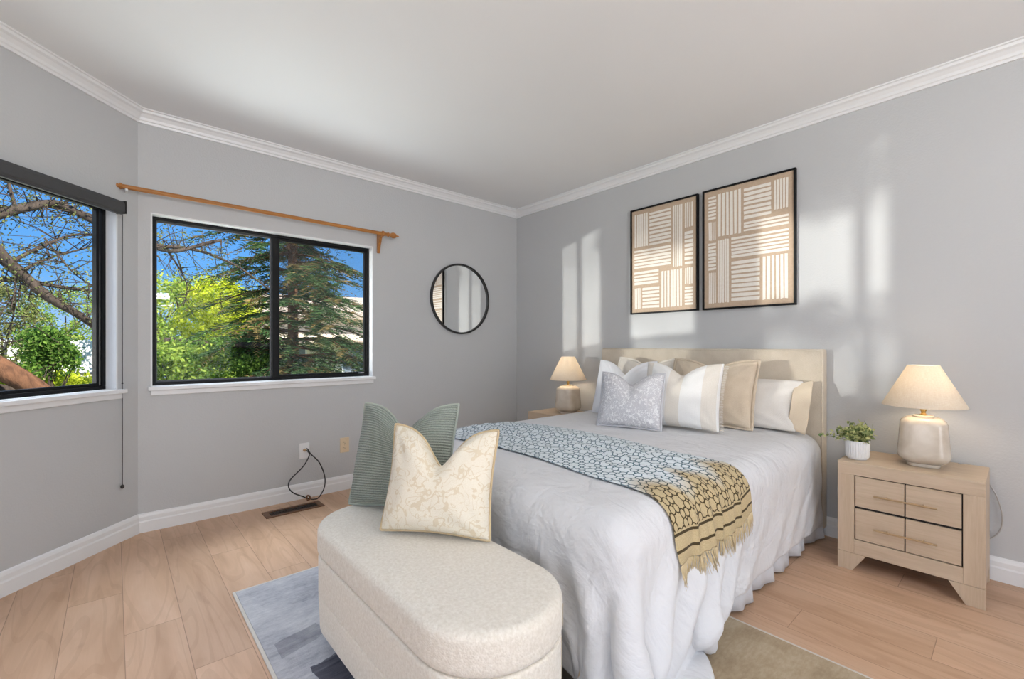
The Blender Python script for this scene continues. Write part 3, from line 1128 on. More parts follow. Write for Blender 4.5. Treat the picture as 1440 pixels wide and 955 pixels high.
# bed skirt along both long sides and a flat panel at the foot
for y0, sg, x_a in ((0.800, -1, 1.42), (2.300, 1, 1.15)):
    sk = MB()
    n = 260
    xs = np.linspace(x_a, 3.10, n)
    top, bot = [], []
    for k, x in enumerate(xs):
        w = 0.010 * math.sin(x * 23 + 1.3 * math.sin(x * 5.1)) + 0.006 * math.sin(x * 51 + 2)
        fl = 0.020 * math.exp(-((x - 3.02) / 0.07) ** 2)
        top.append((x, y0 + sg * (0.002 + w * 0.3), 0.315))
        bot.append((x, y0 + sg * (0.014 + w * 1.7 + fl), 0.012 + 0.004 * math.sin(x * 17)))
    rows = 6
    vs = []
    for r in range(rows + 1):
        t = r / rows
        for a, b in zip(top, bot):
            vs.append(inbed(tuple(a[q] * (1 - t) + b[q] * t for q in range(3))))
    fs = [(r * n + k, r * n + k + 1, (r + 1) * n + k + 1, (r + 1) * n + k) for r in range(rows) for k in range(n - 1)]
    sk.add(vs, fs)
    so = sk.build('bed_skirt', M['skirt'], bed, smooth=True)
    md = so.modifiers.new('thickness', 'SOLIDIFY')
    md.thickness = 0.003
n = 90
ys = np.linspace(BY0 + 0.02, BY1 - 0.02, n)
vs = []
for z, k in ((0.315, 0.2), (0.02, 1.0)):
    for y in ys:
        vs.append(inbed((BX0 - 0.004 - k * (0.008 + 0.007 * math.sin(y * 31) + 0.004 * math.sin(y * 67)), y, z)))
fs = [(k, k + 1, n + k + 1, n + k) for k in range(n - 1)]
so = MB().add(vs, fs).build('foot_panel', M['taupe'], bed, smooth=True)
md = so.modifiers.new('thickness', 'SOLIDIFY')
md.thickness = 0.003

# ------------------------------------------------------------------ bench (solid used by the cloth too)
NBX, NBY = 0.766, 1.318                               # bench centre
BW, BLN, BTOP = 0.213, 0.548, 0.462                   # half width, half length, top height


def stadium(w, l, r, n=20):
    """rounded rectangle outline, CCW"""
    out = []
    for cx_, cy_, a0 in ((w - r, l - r, 0), (-(w - r), l - r, 90), (-(w - r), -(l - r), 180), (w - r, -(l - r), 270)):
        for k in range(n + 1):
            a = math.radians(a0 + 90 * k / n)
            out.append((cx_ + r * math.cos(a), cy_ + r * math.sin(a)))
    return out


# ------------------------------------------------------------------ comforter
def flatcoord(n0, n1, k):
    return np.linspace(n0, n1, k)


NU, NV = 96, 100


def sstep(a, b, x):
    q = np.clip((x - a) / (b - a), 0, 1)
    return q * q * (3 - 2 * q)


fx_ = np.linspace(-0.36, BX1 - BX0 - 0.01, NU)          # distance from the foot edge
fy_ = np.linspace(-0.36, BY1 - BY0 + 0.30, NV)          # distance from the right edge
U, Vv = np.meshgrid(fx_, fy_, indexing='ij')
# the comforter lies a little askew: it hangs lower at the right foot corner
XF, YF = BX0 + U, BY0 + Vv
ovy = 0.29 + 0.20 * sstep(1.85, 1.40, XF)
ovx = 0.25 + 0.21 * sstep(0.97, 0.80, YF)
YF = np.where(Vv < 0, BY0 + Vv / 0.36 * ovy, YF)
XF = np.where(U < 0, BX0 + U / 0.36 * ovx, XF)
P0 = np.stack([XF, YF, np.full_like(U, 0.66)], axis=-1)
ph = rng.uniform(0, 6.28, 12)
P0[..., 2] += 0.010 * np.sin(U * 13 + ph[0]) * np.sin(Vv * 15 + ph[1]) + 0.006 * np.sin(U * 37 + Vv * 21 + ph[2]) + 0.004 * np.sin(U * 17 - Vv * 47 + ph[3]) + rng.normal(0, 0.002, U.shape)
hang = np.clip(-Vv / 0.15, 0, 1)
hangx = np.clip(-U / 0.15, 0, 1)
P0[..., 2] += 0.045 * hang * np.sin(XF * 31 + 1.2 * np.sin(XF * 9)) + 0.045 * hangx * np.sin(YF * 29 + 1.1 * np.sin(YF * 8))
rest = np.stack([XF * 1.05, YF * 1.05], axis=-1)


def crown(x, y):
    cy = np.clip(1 - ((y - 1.55) / 0.80) ** 2, 0, 1)
    cx = np.clip((x - BX0) / 0.35, 0, 1)
    return 0.042 * np.sqrt(cy) * np.sqrt(cx)


def collide_bed(Q, P):
    S = Q.copy()
    S[..., 2] -= crown(Q[..., 0], Q[..., 1])
    d, nn = sdf_box(S, np.array([(BX0 + BX1) / 2, (BY0 + BY1) / 2, BZ / 2]), np.array([(BX1 - BX0) / 2, (BY1 - BY0) / 2, BZ / 2]), 0.06)
    push(Q, P, d, nn, 0.022, 0.25)
    # floor and rug
    d = Q[..., 2] - 0.010
    nn = np.zeros_like(Q)
    nn[..., 2] = 1
    push(Q, P, d, nn, 0.022, 0.4)
    # bench
    d, nn = sdf_box(Q, np.array([NBX, NBY, 0.235]), np.array([BW, BLN, 0.235]), 0.05)
    push(Q, P, d, nn, 0.012, 0.1)
    # headboard
    m = Q[..., 0] > 3.065
    Q[..., 0][m] = 3.065
    # night stands
    for c in (np.array([2.95, 0.356, 0.27]), np.array([2.95, 2.60, 0.27])):
        d, nn = sdf_box(Q, c, np.array([0.19, 0.262, 0.27]), 0.02)
        push(Q, P, d, nn, 0.015, 0.05)


cl = Cloth(rest, P0, 1.0, 0.05, 0.012)
cl.run(130, 16, collide_bed, damp=0.985, every=4)
cl.run(25, 16, collide_bed, damp=0.86, every=4)
CQ = cl.Q.copy()
# deep soft folds in the hanging parts, fullest round the loose foot corner
gu = np.gradient(CQ, axis=0)
gv = np.gradient(CQ, axis=1)
nrm_ = np.cross(gu, gv)
nrm_[..., 2] *= 0.35
nrm_ /= np.linalg.norm(nrm_, axis=-1, keepdims=True) + 1e-9
low = sstep(0.56, 0.16, CQ[..., 2])
near = np.exp(-(np.hypot(np.minimum(XF - 1.30, 0) + np.maximum(XF - 1.62, 0), np.maximum(YF - 0.86, 0)) / 0.30) ** 2)
arc = XF - YF
fold = 0.5 + 0.5 * np.sin(arc * 30 + 1.6 * np.sin(arc * 6.0) + 0.5)
amp = (0.010 + 0.058 * near) * low * sstep(0.03, 0.16, CQ[..., 2])
sgn = np.sign((nrm_ * (CQ - np.array([2.1, 1.55, 0.3]))).sum(-1, keepdims=True))
CQ += nrm_ * sgn * (amp * fold ** 1.8)[..., None]
CQ[..., 2] = np.maximum(CQ[..., 2], 0.030)
nvv = CQ.reshape(-1, 3)
faces = grid_faces(NU, NV)


def mat_comforter():
    N = Nodes('white_comforter')
    u, v, w = N.xyz(N.coord('UV'))
    co = N.coord('UV')
    f = N.noise(co, 5, 3)
    N.set(N.ramp(f, [(0.3, (0.73, 0.73, 0.742, 1)), (0.7, (0.765, 0.765, 0.777, 1))]), 0.8, spec=0.2, sheen=0.08)
    soft = N.noise(N.mapping(co, (1, 1.0, 1)), 7, 3, 0.55, 0.7)
    rip = N.noise(N.mapping(co, (9, 3.0, 1)), 2.4, 3, 0.5, 1.2)
    cr = N.noise(co, 34, 4, 0.6, 0.4)
    N.bump(N.m('ADD', N.m('ADD', N.m('MULTIPLY', soft, 1.6), N.m('MULTIPLY', rip, 0.45)), N.m('MULTIPLY', cr, 0.22)), 0.55, 0.024)
    return N.mat


M['comforter'] = mat_comforter()
uv = np.stack([U.ravel(), Vv.ravel()], axis=1)
comf = mesh_obj('comforter', nvv, faces, [M['comforter'], M['cream_back']], None, True, uv=uv)
tag(comf, 'rumpled white comforter spread over the bed and trailing onto the rug', 'comforter')
bmv = BVHTree.FromPolygons([Vector(p) for p in nvv], [tuple(f) for f in faces])
if comf.data.polygons[len(faces) // 2].normal.z < 0:
    comf.data.flip_normals()
md = comf.modifiers.new('filling', 'SOLIDIFY')
md.thickness = 0.016
md.offset = 1.0
md.material_offset = 1
md.material_offset_rim = 0
md.use_rim = True
md = comf.modifiers.new('soft', 'SUBSURF')
md.levels = 1
md.render_levels = 1


def comf_z(x, y):
    h = bmv.ray_cast(Vector((x, y, 1.5)), Vector((0, 0, -1)))
    return (h[0].z + 0.017) if h[0] is not None else BZ


# ------------------------------------------------------------------ throw
TU, TV = 30, 112
s_ = np.linspace(0, 1, TU)
t_ = np.linspace(0, 1, TV)
TLEN, TWID = 1.945, 0.72
SS, TT = np.meshgrid(s_, t_, indexing='ij')
# start: gathered strip lying over the bed, slightly curved in plan
yy = 2.52 - TT * 1.885
mid = 1.655 + 0.02 * np.sin(TT * 3.1) - 0.14 * (TT - 0.45) ** 2 * 2 + 0.12 * np.clip((TT - 0.78) / 0.22, 0, 1)
flare = 0.97 + 0.16 * np.clip((TT - 0.82) / 0.18, 0, 1)
xx = mid + (SS - 0.5) * 0.555 * flare
zz = np.full_like(xx, 0.72) + 0.030 * np.sin(SS * 21 + 2.2 * np.sin(TT * 2.3)) * (0.4 + 0.6 * TT)
TP = np.stack([xx, yy, zz], axis=-1)
trest = np.stack([SS * TWID, TT * TLEN], axis=-1)
# collision surface: comforter mesh
cnorm_tree = bmv


def collide_throw(Q, P):
    fl = Q.reshape(-1, 3)
    pl = P.reshape(-1, 3)
    for k in range(len(fl)):
        p = Vector(fl[k])
        loc, nr, idx, dist = cnorm_tree.find_nearest(p, 0.12)
        if loc is None:
            continue
        # outward side of the comforter
        out = Vector((0, 0, 1)) if loc.z > 0.57 else None
        nv_ = nr
        ref = loc - Vector((min(max(loc.x, 1.3), 2.9), min(max(loc.y, 1.05), 2.05), min(loc.z, 0.42)))
        if nv_.dot(ref) < 0:
            nv_ = -nv_
        d = (p - loc).dot(nv_)
        if d < 0.024:
            q = p + nv_ * (0.024 - d)
            t = q - Vector(pl[k])
            t -= nv_ * t.dot(nv_)
            q -= t * 0.85
            fl[k] = q


thr = Cloth(trest, TP, 1.0, 0.12, 0.03)
thr.run(60, 6, collide_throw, damp=0.93, every=6)
TQ = thr.Q.copy()
tf = grid_faces(TU, TV)


def mat_throw():
    N = Nodes('trellis_throw')
    co = N.coord('UV')
    u, v, w = N.xyz(co)
    pitch = 0.066
    a = N.m('DIVIDE', N.m('ADD', u, v), pitch * 1.4142)
    b = N.m('DIVIDE', N.m('SUBTRACT', u, v), pitch * 1.4142)
    pa = N.m('ABSOLUTE', N.m('SUBTRACT', N.m('FRACT', a), 0.5))
    pb = N.m('ABSOLUTE', N.m('SUBTRACT', N.m('FRACT', b), 0.5))

    def lobe(ox, oy):
        dx, dy = N.m('SUBTRACT', pa, ox), N.m('SUBTRACT', pb, oy)
        return N.m('SQRT', N.m('ADD', N.m('MULTIPLY', dx, dx), N.m('MULTIPLY', dy, dy)))
    q = N.m('SUBTRACT', N.m('MINIMUM', lobe(0.29, 0.0), lobe(0.0, 0.29)), 0.21)
    line = N.m('LESS_THAN', N.m('ABSOLUTE', q), 0.036)
    ft = N.n('ShaderNodeMapRange')
    N.link(N.m('ADD', v, N.m('MULTIPLY', N.m('SINE', N.m('MULTIPLY', u, 23.0)), 0.05)), ft.inputs[0])
    ft.inputs[1].default_value, ft.inputs[2].default_value = 1.63, 1.74
    tanf = ft.outputs[0]
    edge = N.m('GREATER_THAN', v, 1.845)
    s1 = N.m('LESS_THAN', N.m('ABSOLUTE', N.m('SUBTRACT', v, 1.855)), 0.0045)
    s2 = N.m('LESS_THAN', N.m('ABSOLUTE', N.m('SUBTRACT', v, 1.905)), 0.0045)
    line = N.m('MULTIPLY', line, N.m('SUBTRACT', 1.0, edge))
    line = N.m('MAXIMUM', line, N.m('MAXIMUM', s1, s2))
    wv = N.noise(co, 220, 2)
    body = N.mix(tanf, N.ramp(wv, [(0.3, srgb(218, 227, 232)), (0.7, srgb(234, 240, 242))]), N.ramp(wv, [(0.3, srgb(186, 166, 126)), (0.7, srgb(206, 188, 150))]))
    ink = N.mix(tanf, srgb(92, 118, 128), srgb(74, 62, 40))
    N.set(N.mix(line, body, ink), 0.9, spec=0.1, sheen=0.1)
    N.bump(N.m('ADD', N.m('MULTIPLY', wv, 0.5), N.m('MULTIPLY', line, 0.3)), 0.3, 0.002)
    return N.mat


tuv = np.stack([(SS * TWID).ravel(), (TT * TLEN).ravel()], axis=1)
to = mesh_obj('throw_blanket', TQ.reshape(-1, 3), tf, mat_throw(), None, True, uv=tuv)
tag(to, 'pale blue trellis patterned throw folded across the bed with a tan fringed end', 'throw')
md = to.modifiers.new('thickness', 'SOLIDIFY')
md.thickness = 0.004
md.offset = 0.0
md = to.modifiers.new('soft', 'SUBSURF')
md.levels = 1
md.render_levels = 1
# fringe
fr = MB()
row, prev = TQ[:, -1, :], TQ[:, -2, :]
NF = 230
for k in range(NF):
    s = (k + rng.uniform(-.3, .3)) / NF * (TU - 1)
    s = min(max(s, 0), TU - 1.001)
    i = int(s)
    f = s - i
    p = Vector(row[i] * (1 - f) + row[i + 1] * f)
    d = (p - Vector(prev[i] * (1 - f) + prev[i + 1] * f)).normalized()
    sd = Vector(row[i + 1] - row[i]).normalized()
    L = rng.uniform(0.045, 0.075)
    e1 = p + d * L * 0.5 + sd * rng.normal(0, .003)
    e2 = p + d * L * 0.85 + Vector((0, 0, -0.15 * L)) + sd * rng.normal(0, .006)
    fr.tube([p, e1, e2], [0.0016, 0.0014, 0.0006], 4)
tag(fr.build('fringe', mat_fabric('tan_fringe', srgb(206, 184, 142), srgb(224, 205, 168), 300), to, smooth=True), kind='stuff')


# ================================================================== cushions
def cushion(name, w, h, t, base, yaw, lean, mats, label, group=None, chop=0.0, ear=0.07, seed=0, N_=44, flange=None, parent=None, cat='pillow', roll=0.0, soft=0.004):
    rs = np.random.default_rng(seed)
    us = np.linspace(-1, 1, N_)
    Ug, Vg = np.meshgrid(us, us, indexing='ij')
    rc = 0.03                                             # rounding of the corners
    Ur, Vr = Ug * (1 - rc * np.abs(Vg) ** 6 * np.abs(Ug) ** 4), Vg * (1 - rc * np.abs(Ug) ** 6 * np.abs(Vg) ** 4)
    X = w / 2 * Ur * (1 - ear * (1 - Vg ** 2) * np.abs(Ug) ** 2)
    Y = h / 2 * Vr * (1 - ear * (1 - Ug ** 2) * np.abs(Vg) ** 2)
    prof = np.clip((1 - np.abs(Ug) ** 2.2) * (1 - np.abs(Vg) ** 2.2), 0, 1) ** 0.55
    T = t / 2 * prof * (1 - 0.14 * Vg)
    if chop > 0:
        wd = 0.34
        bell = np.exp(-(np.abs(Ug) / wd) ** 1.5)
        k = np.clip((Vg + 0.6) / 1.6, 0, 1) ** 2.2
        Y = Y - chop * bell * k
        T = T * (1 - 0.62 * np.exp(-(Ug / 0.16) ** 2) * np.clip((Vg + 0.1) / 1.1, 0, 1) ** 1.3)
        T = T * (1 + 0.10 * np.exp(-((np.abs(Ug) - 0.45) / 0.25) ** 2) * np.clip(Vg + .3, 0, 1))
    # creases and unevenness
    a = rs.uniform(0, 6.28, 8)
    W = np.zeros_like(T)
    for cx_, cy_ in ((-1, -1), (1, -1), (-1, 1), (1, 1)):
        r = np.hypot(Ug - cx_, Vg - cy_)
        th = np.arctan2(Vg - cy_, Ug - cx_)
        W += np.sin(th * 11 + a[0] + cx_) * np.exp(-((r - 0.55) / 0.38) ** 2) * 0.9
    W += 0.9 * np.sin(Ug * 3.1 + a[1] + Vg * 1.7) * np.sin(Vg * 2.7 + a[2]) + 0.5 * np.sin(Ug * 6.3 + a[3]) * np.sin(Vg * 5.2 + a[4] + Ug * 2)
    front = T + soft * W * np.sqrt(prof)
    back = -T + soft * np.roll(W, 5, 0) * np.sqrt(prof)
    Y = Y + h / 2
    Y = Y + 0.02 * h * np.clip(-Vg, 0, 1) ** 4            # weight flattens the lower edge
    V1 = np.stack([X, Y, front], -1).reshape(-1, 3)
    V2 = np.stack([X, Y, back], -1).reshape(-1, 3)
    F1 = grid_faces(N_, N_)
    F2 = F1[:, ::-1] + N_ * N_
    vs = np.concatenate([V1, V2])
    fs = np.concatenate([F1, F2])
    uv1 = np.stack([Ug.ravel() * w / 2, Vg.ravel() * h / 2], 1)
    uv_ = np.concatenate([uv1, uv1 + 7.0])
    R = Matrix.Rotation(yaw, 4, 'Z') @ Matrix.Rotation(PI / 2 - lean, 4, 'X') @ Matrix.Rotation(roll, 4, 'Z')
    o = mesh_obj(name, vs, fs, mats, None, True, uv=uv_)
    bm = bmesh.new()
    bm.from_mesh(o.data)
    bmesh.ops.remove_doubles(bm, verts=bm.verts, dist=1e-6)
    bmesh.ops.recalc_face_normals(bm, faces=bm.faces)
    bm.to_mesh(o.data)
    bm.free()
    o.matrix_world = Matrix.Translation(base) @ R
    tag(o, label, cat, group)
    md = o.modifiers.new('soft', 'SUBSURF')
    md.levels = 1
    md.render_levels = 1
    # outline for piping / flanges / fringes, in object space
    ring_ = [(i, 0) for i in range(N_)] + [(N_ - 1, j) for j in range(1, N_)] + [(i, N_ - 1) for i in range(N_ - 2, -1, -1)] + [(0, j) for j in range(N_ - 2, 0, -1)]
    edge = [Vector((X[i, j], Y[i, j], 0)) for i, j in ring_]
    return o, edge


def piping(o, edge, mat, rad=0.004, name='piping'):
    return MB().tube(edge + [edge[0]], rad, 6, cap=False).build(name, mat, o, smooth=True)


def flange(o, edge, mat, wid, name='flange', rip=0.0):
    c = sum(edge, Vector()) / len(edge)
    n_ = len(edge)
    vs = []
    for k, p in enumerate(edge):
        d = (p - c)
        d = Vector((d.x, d.y, 0)).normalized()
        vs += [p - d * 0.004 + Vector((0, 0, 0.0018)), p + d * wid + Vector((0, 0, 0.001 + rip * math.sin(k * .9))), p + d * wid + Vector((0, 0, -0.001 + rip * math.sin(k * .9))), p - d * 0.004 - Vector((0, 0, 0.0018))]
    fs = []
    for k in range(n_):
        a, b = 4 * k, 4 * ((k + 1) % n_)
        for q in range(4):
            q2 = (q + 1) % 4
            fs.append((a + q, b + q, b + q2, a + q2))
    return MB().add(vs, fs).build(name, mat, o, smooth=True)


def mat_rib():
    N = Nodes('sage_ribbed_knit')
    co = N.coord('UV')
    u, v, w = N.xyz(co)
    wob = N.m('MULTIPLY', N.noise(co, 9, 2), 0.006)
    s = N.m('SINE', N.m('MULTIPLY', N.m('ADD', v, wob), 2 * PI / 0.0105))
    f = N.noise(co, 200, 2)
    k = N.m('ADD', N.m('MULTIPLY', s, 0.2), N.m('MULTIPLY', f, 0.8))
    N.set(N.ramp(k, [(0.1, srgb(116, 124, 116)), (0.5, srgb(156, 163, 153)), (0.9, srgb(186, 191, 181))]), 0.95, spec=0.1, sheen=0.2)
    N.bump(N.m('ADD', s, f), 0.55, 0.004)
    return N.mat


def mat_leafprint(name, c0, c1, leaf, scale, amount):
    """soft organic motif: curling veined sprigs on a plain ground"""
    N = Nodes(name)
    co = N.coord('UV')
    r1 = N.m('ABSOLUTE', N.m('SUBTRACT', N.noise(co, scale, 1, 0.4, 1.2), 0.5))
    r2 = N.m('ABSOLUTE', N.m('SUBTRACT', N.noise(N.mapping(co, (1, 1, 1), loc=(3.1, 1.7, 0)), scale * 1.7, 1, 0.4, 0.8), 0.5))
    vein = N.m('MAXIMUM', N.m('LESS_THAN', r1, 0.016), N.m('LESS_THAN', r2, 0.013))
    v = N.n('ShaderNodeTexVoronoi')
    N.link(N.mapping(co, (1.0, 0.55, 1), rot=(0, 0, 0.5)), v.inputs['Vector'])
    v.inputs['Scale'].default_value = scale * 2.6
    leafs = N.m('MULTIPLY', N.m('LESS_THAN', v.outputs['Distance'], 0.34), N.m('LESS_THAN', r1, 0.075))
    m_ = N.m('MAXIMUM', vein, leafs)
    g = N.noise(co, 260, 2)
    base = N.ramp(g, [(0.3, c0), (0.7, c1)])
    N.set(N.mix(N.m('MULTIPLY', m_, amount), base, leaf), 0.92, spec=0.1, sheen=0.15)
    N.bump(N.m('ADD', g, N.m('MULTIPLY', m_, 0.6)), 0.3, 0.003)
    return N.mat


def mat_stripes():
    N = Nodes('ivory_banded_cotton')
    co = N.coord('UV')
    u, v, w = N.xyz(co)
    f = N.m('FRACT', N.m('DIVIDE', N.m('ADD', u, 0.02), 0.20))
    e = N.m('LESS_THAN', N.m('ABSOLUTE', N.m('SUBTRACT', f, 0.5)), 0.30)
    g = N.noise(co, 240, 2)
    a = N.ramp(g, [(0.3, srgb(226, 218, 206)), (0.7, srgb(236, 229, 219))])
    b = N.ramp(g, [(0.3, srgb(238, 236, 232)), (0.7, srgb(246, 244, 241))])
    N.set(N.mix(e, a, b), 0.9, spec=0.1, sheen=0.15)
    N.bump(N.m('ADD', g, N.m('SINE', N.m('MULTIPLY', u, 900.0))), 0.2, 0.0015)
    return N.mat


M['sage'] = mat_rib()
M['cream_leaf'] = mat_leafprint('cream_sprig_cotton', srgb(236, 226, 206), srgb(243, 235, 219), srgb(218, 199, 165), 13, 0.6)
M['floral'] = mat_leafprint('grey_floral_cotton', srgb(200, 198, 201), srgb(214, 212, 215), srgb(246, 245, 245), 24, 0.85)
M['ivory_band'] = mat_stripes()
M['linen_tan'] = mat_fabric('tan_linen', srgb(206, 188, 164), srgb(222, 206, 184), 420)
M['linen_pale'] = mat_fabric('pale_linen', srgb(226, 217, 204), srgb(236, 229, 218), 420)
M['white_soft'] = mat_fabric('white_pillow_cotton', srgb(232, 232, 234), srgb(240, 240, 242), 500)
M['sham'] = mat_fabric('pale_sham_cotton', srgb(230, 224, 216), srgb(240, 235, 228), 500)

D = math.radians
zt = BTOP + 0.004
o, e = cushion('throw_pillow', 0.47, 0.44, 0.17, (0.835, 1.640, zt - 0.004), D(-62), D(17), M['sage'], 'sage green ribbed pillow leaning on the bed behind the cream pillow', chop=0.12, seed=3, roll=D(2), soft=0.006)
piping(o, e, M['sage'], 0.0055)
o, e = cushion('throw_pillow', 0.40, 0.385, 0.18, (0.815, 1.325, zt - 0.004), D(-50), D(16), M['cream_leaf'], 'cream leaf patterned pillow standing on the bench, front of the two', chop=0.135, seed=5, roll=D(-2), soft=0.0045, ear=0.085)
piping(o, e, simple('tan_piping', srgb(206, 184, 148), 0.9), 0.0045)


def zc(x, y):
    return comf_z(x, y) - 0.006


def bedpillow(w, h, t, x, y, yaw, lean, mat, label, **kw):
    return cushion('bed_pillow', w, h, t, (x, y, zc(x, y)), D(yaw), D(lean), mat, label, **kw)


# back row, against the headboard
o, e = bedpillow(0.66, 0.33, 0.14, 2.885, 1.16, -90, 26, M['sham'], 'low pale sleeping pillow with open flange at the right end of the bed', chop=0.0, seed=21, ear=0.03)
# the open end of the pillow case
en = MB()
w2, h2 = 0.33, 0.33
prf = []
for k in range(25):
    a = 2 * PI * k / 24
    prf.append((math.cos(a), math.sin(a)))
vs, fs = [], []
for r, (xo, sc, th) in enumerate(((0.27, 0.80, 0.052), (0.30, 0.86, 0.045), (0.33, 0.95, 0.040), (0.365, 1.04, 0.036))):
    for k, (c_, s_2) in enumerate(prf[:-1]):
        vs.append((xo + 0.016 * s_2, h2 / 2 + c_ * sc * h2 / 2 * 0.98, s_2 * th * (1 - 0.35 * c_ * c_) + 0.004 * math.sin(k * 1.7 + r)))
for r in range(3):
    for k in range(24):
        k2 = (k + 1) % 24
        fs.append((r * 24 + k, r * 24 + k2, (r + 1) * 24 + k2, (r + 1) * 24 + k))
en.add(vs, fs)
ob = en.build('case_opening', mat_fabric('warm_sham_cotton', srgb(228, 210, 184), srgb(236, 220, 196), 500), o, smooth=True)
md = ob.modifiers.new('thickness', 'SOLIDIFY')
md.thickness = 0.002
md = ob.modifiers.new('soft', 'SUBSURF')
md.levels = 1
md.render_levels = 1
bedpillow(0.66, 0.33, 0.13, 2.89, 1.95, -90, 26, M['sham'], 'pale sleeping pillow mostly hidden behind the left euro pillows', chop=0.0, seed=22, ear=0.03)
o, e = bedpillow(0.52, 0.43, 0.16, 2.80, 1.80, -90, 20, M['linen_pale'], 'pale linen euro pillow at the back left, peaked corners above the white one', chop=0.07, seed=9)
flange(o, e, M['linen_pale'], 0.018, rip=0.003)
o, e = bedpillow(0.53, 0.43, 0.16, 2.735, 1.285, -88, 18, M['linen_tan'], 'tan linen euro pillow with flanged edge behind the ivory banded pillow', chop=0.06, seed=10)
flange(o, e, M['linen_tan'], 0.016, rip=0.003)
o, e = bedpillow(0.47, 0.42, 0.16, 2.60, 1.83, -86, 17, M['white_soft'], 'white square pillow at the left edge behind the grey floral pillow', chop=0.10, seed=12)
o, e = bedpillow(0.47, 0.42, 0.18, 2.46, 1.325, -80, 18, M['ivory_band'], 'ivory pillow with broad white band and fringed side edge, centre front', chop=0.075, seed=14)
fr = MB()
for k in range(54):
    q = k / 53
    y = 0.02 + q * 0.375
    xe = 0.235 * (1 - 0.07 * (1 - (2 * q - 1) ** 2))
    for sgn in (1,):
        fr.tube([(sgn * (xe - 0.006), y, 0), (sgn * (xe + 0.008), y + 0.001, 0.001), (sgn * (xe + 0.018), y + rng.normal(0, .002), 0.002)], [0.0022, 0.002, 0.0012], 4)
tag(fr.build('fringe', M['ivory_band'], o, smooth=True), kind='stuff')
o, e = bedpillow(0.39, 0.345, 0.15, 2.27, 1.535, -74, 17, M['floral'], 'small grey and white floral pillow, foremost on the bed', chop=0.075, seed=16)
flange(o, e, M['floral'], 0.010, rip=0.002)

# ================================================================== bench
bench = empty('storage_bench', (NBX, NBY, 0.009))
tag(bench, 'cream boucle storage bench with rounded ends at the foot of the bed', 'bench')


def slab(w, l, r, z0, z1, rr, taper=0.0, crown_=0.0):
    """rounded slab; rr edge radius"""
    prof = []
    for k in range(7):
        a = PI / 2 * k / 6
        prof.append((-rr + rr * math.sin(a), z0 + rr - rr * math.cos(a)))
    for k in range(7):
        a = PI / 2 * k / 6
        prof.append((-rr + rr * math.cos(a), z1 - rr + rr * math.sin(a)))
    mb_ = MB()
    vs, fs = [], []
    base = stadium(w, l, r)
    nb = len(base)

    def shrink(d, z):
        ws, ls, rs_ = w + d, l + d, max(r + d, 0.004)
        tp = taper * (z1 - z) / (z1 - z0)
        return [(x, y, z) for x, y in stadium(ws - tp, ls - tp, max(rs_ - tp, 0.004))]
    rows = [shrink(d, z) for d, z in prof]
    # domed top
    for k in range(1, 7):
        q = k / 7
        f = 1 - q
        rows.append([(x * f, y * f if True else y, z1 + crown_ * (1 - f * f)) for x, y, _ in shrink(-rr, z1)])
    for row in rows:
        vs += row
    for i in range(len(rows) - 1):
        for k in range(nb):
            k2 = (k + 1) % nb
            fs.append((i * nb + k, i * nb + k2, (i + 1) * nb + k2, (i + 1) * nb + k))
    fs.append(tuple(range(nb - 1, -1, -1)))
    fs.append(tuple((len(rows) - 1) * nb + k for k in range(nb)))
    return mb_.add(vs, fs)


H0 = 0.009
slab(BW, BLN, 0.205, 0.347 - H0, BTOP - 0.004 - H0, 0.026, 0.0, 0.008).build('seat_lid', M['boucle'], bench, smooth=True)
slab(BW - 0.003, BLN - 0.003, 0.202, 0.205 - H0, 0.349 - H0, 0.009, 0.0).build('upper_body', M['boucle'], bench, smooth=True)
slab(BW - 0.003, BLN - 0.003, 0.202, 0.075 - H0, 0.207 - H0, 0.009, 0.006).build('lower_body', M['boucle'], bench, smooth=True)
sm = MB()
for rr_, z0_, z1_ in ((BW + 0.0006, 0.37, 0.43), (BW - 0.0024, 0.215, 0.340)):
    # vertical seam on the rounded end that faces into the room
    ang = D(-52)
    cx_, cy_ = BW - 0.205, -(BLN - 0.205)
    r_ = 0.205 + (rr_ - BW)
    pts = [(cx_ + r_ * math.cos(ang), cy_ + r_ * math.sin(ang), z - H0) for z in np.linspace(z0_, z1_, 6)]
    sm.tube(pts, 0.0016, 5)
sm.build('seam', simple('boucle_seam', srgb(188, 176, 158), 0.95), bench, smooth=True)
for lx, ly in ((0.12, 0.42), (-0.12, 0.42), (0.12, -0.42), (-0.12, -0.42)):
    MB().lathe([(0.016, 0.0), (0.020, 0.012)], 12, Matrix.Translation((lx, ly, 0.0005))).build('foot', M['black_plastic'], bench)
slab(BW - 0.05, BLN - 0.05, 0.16, 0.010 - H0 + 0.0005, 0.078 - H0, 0.004).build('plinth', M['gap'], bench, smooth=True, auto=40)


